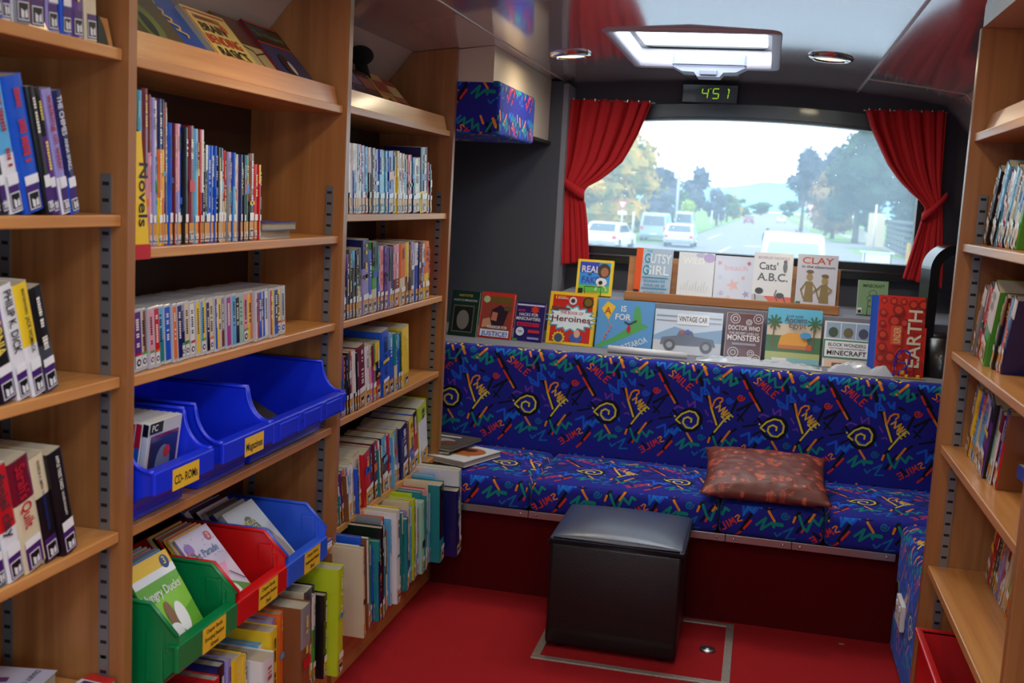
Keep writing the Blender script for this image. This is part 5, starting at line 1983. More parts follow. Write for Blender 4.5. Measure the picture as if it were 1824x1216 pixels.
def c_car(A, w_, h_):
    A.rect(0, 0, w_, h_, (206, 222, 240)); A.face([(0, h_ * .4), (w_ * .3, h_ * .62), (w_ * .6, h_ * .5), (w_, h_ * .62), (w_, h_ * .3), (0, h_ * .3)], (130, 170, 206)); A.rect(0, 0, w_, h_ * .3, (196, 200, 212))
    A.rect(w_ * .02, h_ * .84, w_ * .98, h_ * .87, (150, 154, 164)); A.rect(w_ * .02, h_ * .74, w_ * .98, h_ * .76, (150, 154, 164)); A.rect(w_ * .33, h_ * .68, w_ * .8, h_ * .92, (236, 240, 246)); A.text('VINTAGE CAR', w_ * .565, h_ * .75, .022, (50, 50, 60), w=w_ * .42)
    A.face([(w_ * .1, h_ * .2), (w_ * .12, h_ * .36), (w_ * .34, h_ * .42), (w_ * .38, h_ * .54), (w_ * .56, h_ * .54), (w_ * .6, h_ * .42), (w_ * .88, h_ * .38), (w_ * .92, h_ * .22)], (90, 100, 122))
    for xx in (.24, .78):
        A.disc(w_ * xx, h_ * .2, .026, (60, 62, 72)); A.disc(w_ * xx, h_ * .2, .014, (150, 156, 168))
    A.disc(w_ * .42, h_ * .5, .01, (170, 80, 60)); A.disc(w_ * .5, h_ * .52, .01, (60, 90, 190)); A.rect(.004, .0, .06, .012, 'w')
def c_who(A, w_, h_):
    A.rect(0, 0, w_, h_, (96, 38, 48))
    for x, y, q in ((.25, .86, .02), (.62, .8, .012), (.86, .88, .02), (.25, .14, .022), (.72, .14, .014), (.85, .02, .02)):
        A.ring(w_ * x, h_ * y, q, .003, (230, 224, 226), 14); A.ring(w_ * x, h_ * y, q * .5, .003, (230, 224, 226), 10)
    A.text('DOCTOR WHO', w_ * .5, h_ * .62, .02, (236, 232, 234), w=w_ * .84); A.text('THE SECRET LIVES OF', w_ * .5, h_ * .53, .01, (220, 214, 216), w=w_ * .8); A.text('MONSTERS', w_ * .5, h_ * .4, .024, (240, 236, 238), w=w_ * .86); A.rect(w_ * .2, h_ * .3, w_ * .84, h_ * .35, (150, 140, 160))
    A.line([(.004, .004), (.004, h_ - .004), (w_ - .004, h_ - .004), (w_ - .004, .004)], .0015, (220, 214, 216))
def c_egy(A, w_, h_):
    A.rect(0, 0, w_, h_, (90, 190, 226)); A.rect(0, h_ * .3, w_, h_ * .72, (222, 206, 180)); A.rect(0, h_ * .2, w_, h_ * .5, (54, 110, 60)); A.rect(0, 0, w_, h_ * .2, (176, 186, 110)); A.rect(w_ * .1, 0, w_, h_ * .1, (120, 180, 190))
    A.face([(w_ * .22, h_ * .3), (w_ * .78, h_ * .3), (w_ * .74, h_ * .48), (w_ * .6, h_ * .56), (w_ * .4, h_ * .56), (w_ * .26, h_ * .48)], (236, 160, 40)); A.rect(w_ * .22, h_ * .26, w_ * .78, h_ * .33, (200, 110, 40)); A.rect(w_ * .74, h_ * .26, w_ * .84, h_ * .36, (206, 80, 40))
    for x in (.12, .86):
        A.line([(w_ * x, h_ * .3), (w_ * (x + .01), h_ * .72)], .006, (110, 80, 50))
        for k in range(9):
            a = k * 2 * PI / 9
            A.line([(w_ * (x + .01), h_ * .74), (w_ * (x + .01) + .03 * math.cos(a), h_ * .74 + .03 * math.sin(a))], .007, (40, 100, 50))
    A.text('Look inside', w_ * .5, h_ * .84, .011, (60, 70, 90), w=w_ * .3); A.text('Ancient', w_ * .52, h_ * .75, .022, (70, 60, 60), w=w_ * .42); A.text('Egypt', w_ * .56, h_ * .65, .022, (120, 80, 60), w=w_ * .32); A.disc(w_ * .72, h_ * .52, .024, (60, 150, 210), .014)
    A.rect(w_ * .12, .004, w_ * .4, h_ * .09, (226, 226, 230))
def c_block(A, w_, h_):
    A.rect(0, 0, w_, h_, (228, 230, 236))
    for i, c in enumerate(((60, 80, 60), (110, 100, 70), (70, 74, 96))):
        A.rect(w_ * (.04 + .32 * i), h_ * .64, w_ * (.34 + .32 * i), h_ * .97, (150, 176, 200)); A.disc(w_ * (.19 + .32 * i), h_ * .76, .02, c, .022)
    A.rect(0, h_ * .2, w_, h_ * .6, (30, 130, 76)); A.rect(w_ * .03, h_ * .23, w_ * .97, h_ * .57, (240, 240, 244)); A.text('BLOCK WONDERS', w_ * .5, h_ * .46, .014, (24, 24, 28), w=w_ * .8); A.text('HOW TO BUILD SUPER STRUCTURES IN', w_ * .5, h_ * .4, .006, (60, 60, 66), w=w_ * .76); A.text('MINECRAFT', w_ * .5, h_ * .27, .02, (16, 16, 20), w=w_ * .84)
    A.rect(w_ * .04, 0, w_ * .97, h_ * .16, (236, 200, 170)); A.rect(w_ * .2, h_ * .02, w_ * .6, h_ * .1, (130, 70, 60))
def c_earth(A, w_, h_):
    A.rect(0, 0, w_, h_, (214, 40, 30)); rr_ = random.Random(2)
    for x, y, q in ((.1, .93, .014), (.3, .93, .016), (.5, .93, .014), (.7, .9, .02), (.9, .9, .022), (.1, .78, .016), (.34, .68, .026), (.1, .64, .014), (.12, .5, .02), (.54, .66, .018), (.12, .34, .02), (.3, .22, .024), (.5, .24, .016), (.1, .2, .018), (.4, .82, .024), (.7, .1, .02), (.4, .08, .016)):
        A.disc(w_ * x, h_ * y, q, (150, 24, 24), n=12); A.disc(w_ * x, h_ * y, q * .62, (214, 64, 40), n=10)
    A.text('EARTH', w_ * .9, h_ * .84 - h_ * .74, .054, (120, 30, 24), w=h_ * .74, ang=PI / 2, align='l'); A.text('EARTH', w_ * .885, h_ * .84 - h_ * .73, .054, (226, 214, 190), w=h_ * .72, ang=PI / 2, align='l')
    A.rect(w_ * .28, h_ * .38, w_ * .5, h_ * .62, (222, 90, 56)); A.text('UNDER', w_ * .47, h_ * .4, .026, (236, 200, 140), w=h_ * .2, ang=PI / 2, align='l')
def c_real(A, w_, h_):
    A.rect(0, 0, w_, h_, (240, 204, 40)); A.rect(.012, .014, w_ - .012, h_ - .012, (50, 150, 220)); A.rect(.012, h_ * .62, w_ * .6, h_ - .012, (50, 70, 190)); A.rect(.012, .014, w_ - .012, h_ * .28, (100, 190, 70))
    A.text('REAL', w_ * .38, h_ * .64, .03, 'w', w=w_ * .5); A.text('OR', w_ * .36, h_ * .55, .01, 'k', w=.016); A.text('FAKE?', w_ * .42, h_ * .34, .03, (70, 60, 180), w=w_ * .54); A.disc(w_ * .75, h_ * .7, .03, (70, 56, 46), .034); A.disc(w_ * .77, h_ * .66, .018, (170, 110, 80), .022)
    A.disc(w_ * .7, h_ * .38, .026, (230, 230, 230), .02); A.disc(w_ * .68, h_ * .36, .01, 'k'); A.ring(w_ * .7, h_ * .14, .024, .007, (240, 240, 200), a1=PI); A.rect(.012, .006, .034, .03, 'k')
def c_gutsy(A, w_, h_):
    A.rect(0, 0, w_, h_, (176, 200, 220)); A.rect(0, 0, w_ * .18, h_, (236, 90, 40))
    A.text('THE', w_ * .36, h_ * .92, .01, (50, 160, 180)); A.text('GUTSY', w_ * .6, h_ * .7, .042, (236, 244, 248), w=w_ * .76); A.text('G', w_ * .31, h_ * .7, .042, (20, 150, 180), w=.026); A.text('GIRL', w_ * .58, h_ * .46, .042, (236, 244, 248), w=w_ * .72); A.text('G', w_ * .3, h_ * .46, .042, (20, 150, 180), w=.028)
    A.line([(w_ * .22, h_ * .4), (w_ * .92, h_ * .4)], .004, (40, 150, 190))
    for y, s_ in ((.31, 'ESCAPADES FOR'), (.22, 'YOUR LIFE OF'), (.07, 'ADVENTURE')):
        A.text(s_, w_ * .57, h_ * y, .011, (70, 150, 190), w=w_ * .6)
    A.line([(w_ * .22, h_ * .18), (w_ * .92, h_ * .18)], .004, (40, 150, 190)); A.rect(0, .0, .024, .03, (30, 30, 34))
def c_wild(A, w_, h_):
    A.rect(0, 0, w_, h_, (228, 232, 236)); A.text('WILD', w_ * .42, h_ * .76, .03, (244, 246, 236), w=w_ * .6); A.disc(w_ * .85, h_ * .9, .026, (190, 170, 220), .02); A.disc(w_ * .6, h_ * .95, .02, (190, 196, 220), .01)
    for i in range(10):
        A.line([(w_ * (.1 + .08 * i), h_ * .2), (w_ * (.1 + .08 * i) + .006, h_ * (.3 + .05 * (i % 3)))], .003, (206, 214, 206))
def c_pink(A, w_, h_):
    A.rect(0, 0, w_, h_, (216, 224, 240)); A.text('beach', w_ * .55, h_ * .7, .024, (232, 190, 206), w=w_ * .6)
    for x, y, q, c in ((.5, .38, .03, (240, 190, 190)), (.85, .2, .018, (170, 160, 210)), (.12, .84, .012, (226, 170, 170)), (.88, .86, .012, (190, 110, 120)), (.2, .2, .014, (200, 190, 226)), (.75, .55, .01, (236, 180, 160)), (.15, .55, .012, (206, 214, 240)), (.4, .12, .012, (230, 200, 210))):
        A.star(w_ * x, h_ * y, q, q * .45, c, 5)
def c_cats(A, w_, h_):
    A.rect(0, 0, w_, h_, (232, 234, 236)); A.text('BEVERLEY NICHOLS', w_ * .5, h_ * .88, .011, (186, 150, 160), w=w_ * .8); A.text("Cats'", w_ * .38, h_ * .68, .032, (80, 86, 96), w=w_ * .48); A.text('A.B.C.', w_ * .5, h_ * .47, .034, (90, 96, 106), w=w_ * .78)
    A.rect(0, 0, w_, h_ * .18, (226, 90, 70)); A.face([(0, 0), (w_ * .55, 0), (w_ * .3, h_ * .18), (.0, h_ * .2)], (190, 192, 200)); A.disc(w_ * .18, h_ * .27, .018, (30, 32, 40), .014); A.line([(w_ * .08, h_ * .2), (w_ * .1, h_ * .1)], .004, (30, 32, 40)); A.disc(w_ * .72, h_ * .2, .018, (50, 52, 60), .012)
    A.line([(w_ * .62, h_ * .3), (w_ * .58, h_ * .2), (w_ * .66, h_ * .1)], .004, (50, 52, 60)); A.line([(w_ * .8, h_ * .2), (w_ * .86, h_ * .08)], .005, (50, 52, 60)); A.disc(w_ * .8, h_ * .74, .009, (110, 116, 126), .022); A.disc(w_ * .8, h_ * .84, .008, (90, 96, 106))
def c_clay(A, w_, h_):
    A.rect(0, 0, w_, h_, (206, 206, 218)); A.text('CLAY', w_ * .5, h_ * .83, .028, (196, 84, 44), w=w_ * .78); A.text('in the classroom', w_ * .52, h_ * .75, .012, (50, 40, 60), w=w_ * .82)
    c = (134, 110, 50)
    for x, k in ((.32, 1), (.7, .9)):
        A.face([(w_ * (x - .12), h_ * .12), (w_ * (x + .12), h_ * .12), (w_ * (x + .08), h_ * .5 * k), (w_ * (x - .08), h_ * .5 * k)], c); A.disc(w_ * x, h_ * .58 * k, .014, (166, 134, 70), .016); A.disc(w_ * x, h_ * .68 * k, .016, (110, 84, 50), .008)
        A.line([(w_ * (x - .08), h_ * .48 * k), (w_ * (x - .2), h_ * .34), (w_ * (x - .12), h_ * .18)], .007, c); A.line([(w_ * (x + .08), h_ * .46 * k), (w_ * (x + .18), h_ * .36), (w_ * (x + .08), h_ * .28)], .007, (150, 122, 60))
    A.text('PETER CLOUGH', w_ * .46, h_ * .03, .009, (70, 50, 60), w=w_ * .5); A.rect(.002, h_ * .03, .022, h_ * .12, (36, 90, 60))
def c_mine(A, w_, h_):
    A.rect(0, 0, w_, h_, (128, 160, 118)); A.text('MINECRAFT', w_ * .52, h_ * .8, .014, (24, 40, 30), w=w_ * .72); A.ring(w_ * .5, h_ * .62, .016, .002, (40, 66, 48)); A.ring(w_ * .5, h_ * .48, .024, .002, (40, 66, 48), sy=.6); A.ring(w_ * .5, h_ * .34, .02, .002, (40, 66, 48)); A.rect(.002, .004, .02, .03, 'w'); A.rect(.004, .006, .018, .02, 'k')


def show(fn, x0, x1, z, h_, y, lab, cs, th=.018, lean=12, roll=0, face=0, hard=True, wx=1.0):
    w_ = (x1 - x0) * wx
    o = loose('hardback_book' if hard else 'paperback_book', lab, w_, h_, th, cs, fn, hard=hard, group='books displayed face-out behind the bench')
    place(o, ((x0 + x1) / 2, y, z), lean, face=face, roll=roll)
    return o


YB = 4.80
LG = .9012
show(c_harry, -1.385, -1.25, LG, .21, YB, 'dark green book with gold title, leftmost on the low ledge', 'G', face=-6)
show(c_just, -1.245, -1.085, LG, .212, YB, 'red framed comic style book saying justice in blue letters', 'rw', face=-8)
show(c_hack, -1.078, -.94, LG, .178, YB, 'small dark purple book of gaming tips on the low ledge', 'Pw', face=-8)
show(c_hero, -.925, -.71, LG, .238, YB, 'yellow edged red book of heroines with a pale starburst', 'y', face=-5)
show(c_aot, -.70, -.448, LG, .22, YB, 'square pale blue picture book with a green map and yellow kite', 'c', face=-3)
show(c_car, -.44, -.145, LG, .195, YB, 'wide pale book showing a vintage car', 'w', .02)
show(c_who, -.132, .028, LG, .205, YB, 'maroon book with silvery circles and a monster title', 'Rk', .024)
show(c_egy, .045, .272, LG, .238, YB, 'bright book about ancient Egypt with palm trees', 'c')
show(c_block, .285, .478, LG, .198, YB, 'white and green book with three block building photos', 'w')
show(c_earth, .49, .685, LG, .33, 4.72, 'large red book with cream EARTH lettering turned sideways', 'rb', .02, 10)
o = loose('hardback_book', 'blue book mostly hidden behind the large red one', .2, .325, .012, 'b', None, hard=True)
place(o, (.565, 4.755, LG), 10)
bm = bmesh.new()
LU = 1.1095
show(c_real, -.838, -.67, LU + .004, .168, 5.02, 'small yellow framed book about real or fake animals beside the curtain', 'yk', .022, 14)
stand(-.755, 5.02, LU, .075, 'black wire stand under the yellow framed animal book')
show(c_mine, .428, .555, LU + .004, .155, 5.06, 'small sage green book with a black drawing, right of the wooden rack', 'gw', .018, 14)
stand(.5, 5.06, LU, .06, 'black wire stand under the small sage green book')
# wooden display rack
RK = empty('display_rack')
tag(RK, 'long wooden display rack holding five books under the rear window', 'book rack')
bm = bmesh.new()
box(bm, -.60, .345, 4.955, 5.03, 1.109, 1.128, .002)
mkobj('rack_base', bm, WX, RK)
bm = bmesh.new()
box(bm, -.60, .345, 4.95, 4.965, 1.11, 1.150, .003)
mkobj('front_rail', bm, WX, RK)
bm = bmesh.new()
prism(bm, [(5.03, 1.11), (5.045, 1.11), (5.085, 1.30), (5.07, 1.303)], 0, -.60, .345)
mkobj('back_board', bm, WX, RK)
ZR = 1.1288
show(c_gutsy, -.565, -.40, ZR, .222, 4.985, 'pale blue book with orange spine and bubble lettering, leftmost in the rack', 'wo', .022, 9, face=-4)
show(c_wild, -.368, -.208, ZR, .215, 4.985, 'nearly white book, second from the left in the wooden rack', 'w', .016, 9)
show(c_pink, -.204, -.035, ZR, .21, 4.985, 'pale blue and pink seashell book in the middle of the rack', 'w', .016, 9)
show(c_cats, -.034, .136, ZR, .236, 4.985, 'white book about cats with a red foot in the wooden rack', 'w', .016, 9)
show(c_clay, .156, .328, ZR, .24, 4.985, 'pale lilac book with two clay figures, rightmost in the rack', 'w', .016, 9)

# paper tube, plastic film, bead maze, bladeless fan
bm = bmesh.new()
tube(bm, [(-.62, 4.67, .917), (-.28, 4.68, .913)], [.016, .014], 14)
tag(mkobj('rolled_poster', bm, WHITEP, None, True), 'white rolled paper lying on the low ledge before the pale blue book', 'rolled paper')
crumple('plastic_bag', -.24, .28, 4.63, 4.735, .9012, .028, 1.3, 'flat clear plastic sheet glinting on the ledge before the maroon book', 'plastic bag')
crumple('plastic_bag', .30, .56, 4.63, 4.70, .9012, .05, 7.7, 'crumpled plastic bag with blue print beside the wire toy', 'plastic bag')
BM_ = empty('bead_maze')
tag(BM_, 'wire bead maze toy with blue and red wires beside the large red book', 'toy')
BLW = mat('blue_enamel_wire', (30, 50, 190), .3)
RDW = mat('red_enamel_wire', (206, 50, 40), .3)
YLB = mat('yellow_bead', (236, 190, 30), .4)
bm = bmesh.new()
box(bm, .545, .68, 4.635, 4.675, .901, .907, .002)
mkobj('base', bm, mat('toy_base_wood', (170, 130, 80), .6), BM_)
def wire(pts, m):
    # smooth by Catmull-Rom
    P = [Vector(p) for p in pts]
    P = [P[0]] + P + [P[-1]]
    out = []
    for i in range(1, len(P) - 2):
        for k in range(6):
            t = k / 6
            out.append(.5 * ((2 * P[i]) + (P[i + 1] - P[i - 1]) * t + (2 * P[i - 1] - 5 * P[i] + 4 * P[i + 1] - P[i + 2]) * t * t + (-P[i - 1] + 3 * P[i] - 3 * P[i + 1] + P[i + 2]) * t ** 3))
    out.append(P[-2])
    bm = bmesh.new()
    tube(bm, out, .0026, 6)
    mkobj('wire', bm, m, BM_)
wire([(.58, 4.65, .905), (.58, 4.64, .93), (.61, 4.65, .95), (.615, 4.64, 1.0), (.59, 4.65, 1.01), (.565, 4.64, .99), (.57, 4.65, .96), (.60, 4.645, .965), (.61, 4.65, .905)], BLW)
wire([(.56, 4.655, .905), (.565, 4.65, 1.0), (.60, 4.65, 1.015), (.62, 4.65, 1.0)], BLW)
wire([(.556, 4.65, .985), (.575, 4.645, 1.02), (.60, 4.655, .99), (.565, 4.66, .955), (.60, 4.66, .945), (.62, 4.65, .905)], RDW)
wire([(.63, 4.65, .905), (.635, 4.65, .96), (.66, 4.65, .97), (.668, 4.65, .905)], RDW)
for x, z, s_, m in ((.592, .925, .016, YLB), (.61, .911, .013, YLB), (.655, .911, .014, YLB), (.558, .912, .011, BLW), (.617, .94, .01, RDW)):
    bm = bmesh.new()
    box(bm, x - s_ / 2, x + s_ / 2, 4.64, 4.64 + s_, z - s_ / 2, z + s_ / 2, .003)
    mkobj('bead', bm, m, BM_)
FN = empty('bladeless_fan')
tag(FN, 'black bladeless tower fan with a glossy oval loop beside the right curtain', 'fan')
fx, fy = .768, 4.83
_c = bpy.data.materials['sheen_tinted_leatherette_lid'].node_tree.nodes['Principled BSDF']
_c.inputs['Coat Roughness'].default_value = .28
bm = bmesh.new()
lathe(bm, [(0, .0), (.105, .0), (.107, .01), (.098, .16), (.07, .175), (0, .176)], 40, (fx, fy, .901))
mkobj('base', bm, BLACK, FN)
bm = bmesh.new()
def oval(hw, hh, n=56):
    P = []
    s_ = hh - hw
    for k in range(n):
        a = 2 * PI * k / n
        P.append((hw * math.cos(a), (s_ if math.sin(a) >= 0 else -s_) + hw * math.sin(a)))
    return P
o_, i_ = oval(.105, .235), oval(.068, .195)
c0 = (fx, 1.31 - .095 + .01)
ringv = []
for P, y in ((o_, -.055), (o_, .055), (i_, .05), (i_, -.06)):
    ringv.append([bm.verts.new((x, y, z)) for x, z in P])
for a in range(4):
    A_, B_ = ringv[a], ringv[(a + 1) % 4]
    for k in range(len(A_)):
        f = bm.faces.new((A_[k], A_[(k + 1) % len(A_)], B_[(k + 1) % len(A_)], B_[k]))
        f.material_index = 1 if a == 2 else 0
lp = mkobj('loop', bm, [BLACK, mat('smoked_chrome_inside', (120, 124, 134), .15, 1)], FN)
lp.matrix_world = Matrix.Translation((fx, fy, 1.215)) @ Matrix.Rotation(math.radians(12), 4, 'Z')
# ------------------------------------------------------------------ street outside
GZ = -1.1
def flat(name, pts, z, m, label=None, kind='structure'):
    bm = bmesh.new()
    bm.faces.new([bm.verts.new((x, y, z)) for x, y in pts])
    o = mkobj(name, bm, m)
    o['kind'] = kind
    if label:
        o['label'] = label
    return o
ASPH = mat('asphalt', (120, 122, 126), .9, bump=.1, bscale=8, var=.08)
LINE = mat('road_paint', (214, 214, 210), .8)
GRASS = mat('mown_grass', (96, 132, 48), .95, bump=.2, bscale=3, var=.25)
CONC = mat('footpath_concrete', (150, 148, 142), .9, var=.1, bscale=2)
flat('ground', [(-400, 6.2), (400, 6.2), (400, 1200), (-400, 1200)], GZ - .02, GRASS)
flat('road_surface', [(-6.2, 6), (6.3, 6), (6.3, 900), (-6.2, 900)], GZ, ASPH, 'long straight asphalt street')
flat('road_junction', [(-60, 92), (60, 92), (60, 106), (-60, 106)], GZ + .005, ASPH, 'side street crossing')
flat('road_junction', [(-60, 40), (60, 40), (60, 74), (-60, 74)], GZ + .004, ASPH, 'wide junction behind the bus')
for i, (x, y, a, b) in enumerate(((-1.5, 80, 3.4, 1.2), (-.4, 96, 3.0, 1.2), (-2.6, 66, .15, 10), (3.4, 60, 1.8, 3), (1.2, 110, .14, 30), (-4.6, 92, .14, 20), (-5.4, 70, 2.5, .3))):
    flat('road_marking', [(x, y), (x + a, y), (x + a + .3, y + b), (x + .3, y + b)], GZ + .02, LINE)
flat('lawn', [(-15, 74), (-6.4, 74), (-6.3, 400), (-15, 400)], GZ + .03, GRASS)
flat('lawn', [(6.4, 108), (9.2, 108), (9, 500), (6.6, 500)], GZ + .03, GRASS)
flat('footpath', [(9.3, 60), (10.6, 60), (10.4, 500), (9.1, 500)], GZ + .035, CONC)
flat('footpath', [(-30, 58), (-9, 58), (-9, 62), (-30, 62)], GZ + .02, GRASS)

# far hills
def hills(name, y, zs, m, x0=-700, x1=700):
    bm = bmesh.new()
    n = 140
    A_, B_, C_ = [], [], []
    for i in range(n + 1):
        x = x0 + (x1 - x0) * i / n
        h = zs(x)
        A_.append(bm.verts.new((x, y, GZ)))
        B_.append(bm.verts.new((x, y + 60, h)))
        C_.append(bm.verts.new((x, y + 300, GZ)))
    for i in range(n):
        bm.faces.new((A_[i], A_[i + 1], B_[i + 1], B_[i]))
        bm.faces.new((B_[i], B_[i + 1], C_[i + 1], C_[i]))
    o = mkobj(name, bm, m, None, True)
    o['kind'] = 'structure'
    return o
hills('hills', 1500, lambda x: 34 + 7 * math.exp(-((x + 10) / 22) ** 2) + 6 * math.exp(-((x - 45) / 24) ** 2) + 4 * math.sin(x * .02) + 2.2 * noise.noise(Vector((x * .03, 0, 0))), mat('haze_blue_hill_forest', (126, 176, 186), 1, var=.06, bscale=.02))  # pale blue distance haze put into the forest colour


def leafmat(name, rgb, var=.4, sc=1.0):
    m, t, b = nodes(name)
    g = t.nodes.new('ShaderNodeNewGeometry')
    n = t.nodes.new('ShaderNodeTexNoise')
    n.inputs['Scale'].default_value = sc
    n.inputs['Detail'].default_value = 4
    r_ = t.nodes.new('ShaderNodeValToRGB')
    r_.color_ramp.elements[0].position = .35
    r_.color_ramp.elements[1].position = .65
    c = rgb if isinstance(rgb[0], tuple) else (tuple(v * .7 for v in rgb), rgb)
    r_.color_ramp.elements[0].color = lin(c[0])
    r_.color_ramp.elements[1].color = lin(c[1])
    t.links.new(g.outputs['Position'], n.inputs['Vector'])
    t.links.new(n.outputs['Fac'], r_.inputs['Fac'])
    t.links.new(r_.outputs['Color'], b.inputs['Base Color'])
    b.inputs['Roughness'].default_value = .9
    return m


BARK = mat('bark', (84, 72, 62), .9)


def tree(x, y, w_, z0, z1, m, label, seed, n=900, leaf=.3, trunk=True, cat='tree', name='tree', clumps=9, dep=None):
    """crown of leaf-sized facets gathered in clumps between z0 and z1"""
    q = random.Random(seed)
    R = empty(name, (0, 0, 0))
    tag(R, label, cat, 'trees along the street')
    bm = bmesh.new()
    H = z1 - z0
    cl_ = []
    for i in range(clumps):
        a = q.uniform(0, 2 * PI)
        hz = q.random() ** .8
        rad = (w_ / 2) * (.62 * math.sin(PI * min(.97, .18 + .75 * hz)))
        cl_.append((x + rad * math.cos(a) * q.uniform(.4, 1), y + rad * math.sin(a) * q.uniform(.4, 1), z0 + H * (.12 + .76 * hz), w_ * q.uniform(.18, .3), H * q.uniform(.13, .22)))
    for i in range(n):
        cx_, cy_, cz_, rx, rz = q.choice(cl_)
        d = Vector((q.gauss(0, 1), q.gauss(0, 1), q.gauss(0, 1))).normalized() * (q.random() ** .35)
        p = Vector((cx_ + d.x * rx, cy_ + d.y * rx, cz_ + d.z * rz))
        u = Vector((q.gauss(0, 1), q.gauss(0, 1), q.gauss(0, 1))).normalized()
        v = u.orthogonal().normalized() * leaf * q.uniform(.6, 1.2)
        u = u * leaf * q.uniform(.6, 1.3)
        bm.faces.new([bm.verts.new(p + k) for k in (-u, v * .6, u, -v * .6)])
    for cx_, cy_, cz_, rx, rz in cl_:
        s0 = len(bm.verts)
        bm.verts.ensure_lookup_table()
        g_ = bmesh.ops.create_icosphere(bm, subdivisions=2, radius=1)
        for v in g_['verts']:
            k = .74 + .3 * noise.noise(v.co * 2 + Vector((cx_, cy_, cz_)))
            v.co = Vector((cx_ + v.co.x * rx * k, cy_ + v.co.y * rx * k, cz_ + v.co.z * rz * k))
    mkobj('crown', bm, m, R)
    if trunk:
        bm = bmesh.new()
        tube(bm, [(x, y, GZ), (x + .05, y, (GZ + z0) / 2), (x, y, z0 + H * .3), (x + .1, y, z0 + H * .6)], [w_ * .035 + .08, w_ * .03 + .05, w_ * .025 + .04, .03], 8)
        for i in range(3):
            c = cl_[i]
            tube(bm, [(x, y, z0 + H * .15), ((x + c[0]) / 2, (y + c[1]) / 2, (z0 + c[2]) / 2 + .1), (c[0], c[1], c[2])], [.09, .06, .03], 6)
        mkobj('trunk', bm, BARK, R)
    return R


AUT = leafmat('autumn_yellow_foliage', ((104, 118, 60), (206, 160, 50)), sc=.8)
GRN = leafmat('mid_green_foliage', ((44, 74, 46), (76, 108, 62)), sc=.6)
DGR = leafmat('dark_green_foliage', ((30, 52, 46), (54, 82, 64)), sc=.6)
BLG = leafmat('blue_grey_foliage', ((52, 62, 82), (84, 92, 112)), sc=.5)
TAN = leafmat('russet_foliage', ((118, 92, 62), (150, 122, 82)), sc=.5)
LIM = leafmat('lime_foliage', ((120, 150, 40), (168, 190, 60)), sc=.5)
tree(-12.0, 84, 9.4, -.4, 7.4, AUT, 'autumn yellow street tree behind the white hatchback', 1, 3600, .3, clumps=24)
tree(-16.5, 92, 6, -1, 4.0, DGR, 'dark green garden trees half hidden by the left curtain', 2, 900, .3)
tree(-11.0, 118, 5.6, -.6, 5.2, BLG, 'bluish grey tree to the right of the yellow one', 3, 1400, .3, clumps=12)
tree(-8.6, 134, 4.2, .5, 7.0, BLG, 'tall slim grey green tree beside the lamp post', 4, 1000, .3)
tree(-10.4, 128, 5.0, -1, 3.4, GRN, 'mid green hedge tree behind the vans', 5, 1100, .3)
tree(-7.7, 112, 2.4, -.8, 2.1, LIM, 'rounded lime yellow bush beside the lamp post', 6, 700, .16, cat='bush', name='bush', clumps=10)
tree(-6.9, 160, 4.5, -.8, 4.4, BLG, 'grey green tree right of the lime yellow bush', 7, 900, .3)
tree(-7.2, 210, 5.5, -.8, 4.0, GRN, 'green tree in the middle distance on the left side of the street', 8, 900, .35)
tree(-7.4, 260, 5, -.8, 4.6, AUT, 'small yellow topped tree far down the left side of the street', 9, 700, .35)
tree(-7.5, 320, 8, -.8, 4.4, GRN, 'distant green trees where the left side of the street narrows', 10, 700, .4)
tree(-2.5, 520, 14, -.8, 5.0, GRN, 'far green trees closing the end of the street', 11, 700, .6)
tree(9.5, 480, 12, -.8, 6.0, DGR, 'far dark trees at the right end of the street', 12, 700, .6)
tree(4.6, 150, 6.0, .8, 9.8, BLG, 'tall bluish tree standing highest over the hills', 13, 2000, .32, clumps=14)
tree(9.0, 160, 9.0, .6, 11.0, BLG, 'wide bluish tree right of the tallest one', 14, 2200, .34, clumps=14)
tree(6.9, 120, 5.6, -.6, 7.0, TAN, 'russet brown tree in front of the bluish ones', 15, 1900, .28, clumps=14)
tree(7.9, 190, 5.0, -.8, 3.5, GRN, 'low green trees beside the right footpath', 16, 800, .3)
tree(7.0, 136, 4.6, -.6, 5.4, GRN, 'mid green tree between the russet tree and the big dark one', 17, 1500, .26, clumps=12)
tree(8.3, 108, 8.0, .0, 9.6, DGR, 'big dark green tree overhanging the slatted fence', 18, 3600, .28, clumps=26)
tree(14.0, 116, 7.6, -.2, 9.0, DGR, 'big dark tree partly behind the right curtain', 19, 2800, .3, clumps=20)
tree(7.9, 58, 1.5, -.2, 2.4, LIM, 'pale green shrub against the right curtain', 20, 500, .14, cat='bush', name='bush', clumps=8)

# street furniture
STP = mat('galvanised_pole', (176, 184, 192), .5, .2)
def pole(name, x, y, h, rad, label, m=STP, arm=None, group=None):
    R = empty(name)
    bm = bmesh.new()
    tube(bm, [(x, y, GZ), (x, y, GZ + h)], [rad, rad * .7], 8)
    mkobj('post', bm, m, R)
    if arm:
        bm = bmesh.new()
        tube(bm, [(x, y, GZ + h), (x + .1, y, GZ + h + .5), (x + .5, y - .3, GZ + h + .8), (x + 1.1, y - .8, GZ + h + .9)], .05, 6)
        mkobj('arm', bm, m, R)
        bm = bmesh.new()
        box(bm, x + 1.0, x + 1.5, y - 1.0, y - .7, GZ + h + .84, GZ + h + .95, .03)
        mkobj('lamp_head', bm, m, R)
    tag(R, label, 'street lamp' if arm else 'post', group)
    return R
pole('street_lamp', -7.9, 100, 6.2, .14, 'tall street lamp with a curved arm left of the lime bush', arm=1)
pole('street_lamp', -6.8, 175, 6.0, .12, 'more distant street lamp left of the road centre', arm=1)
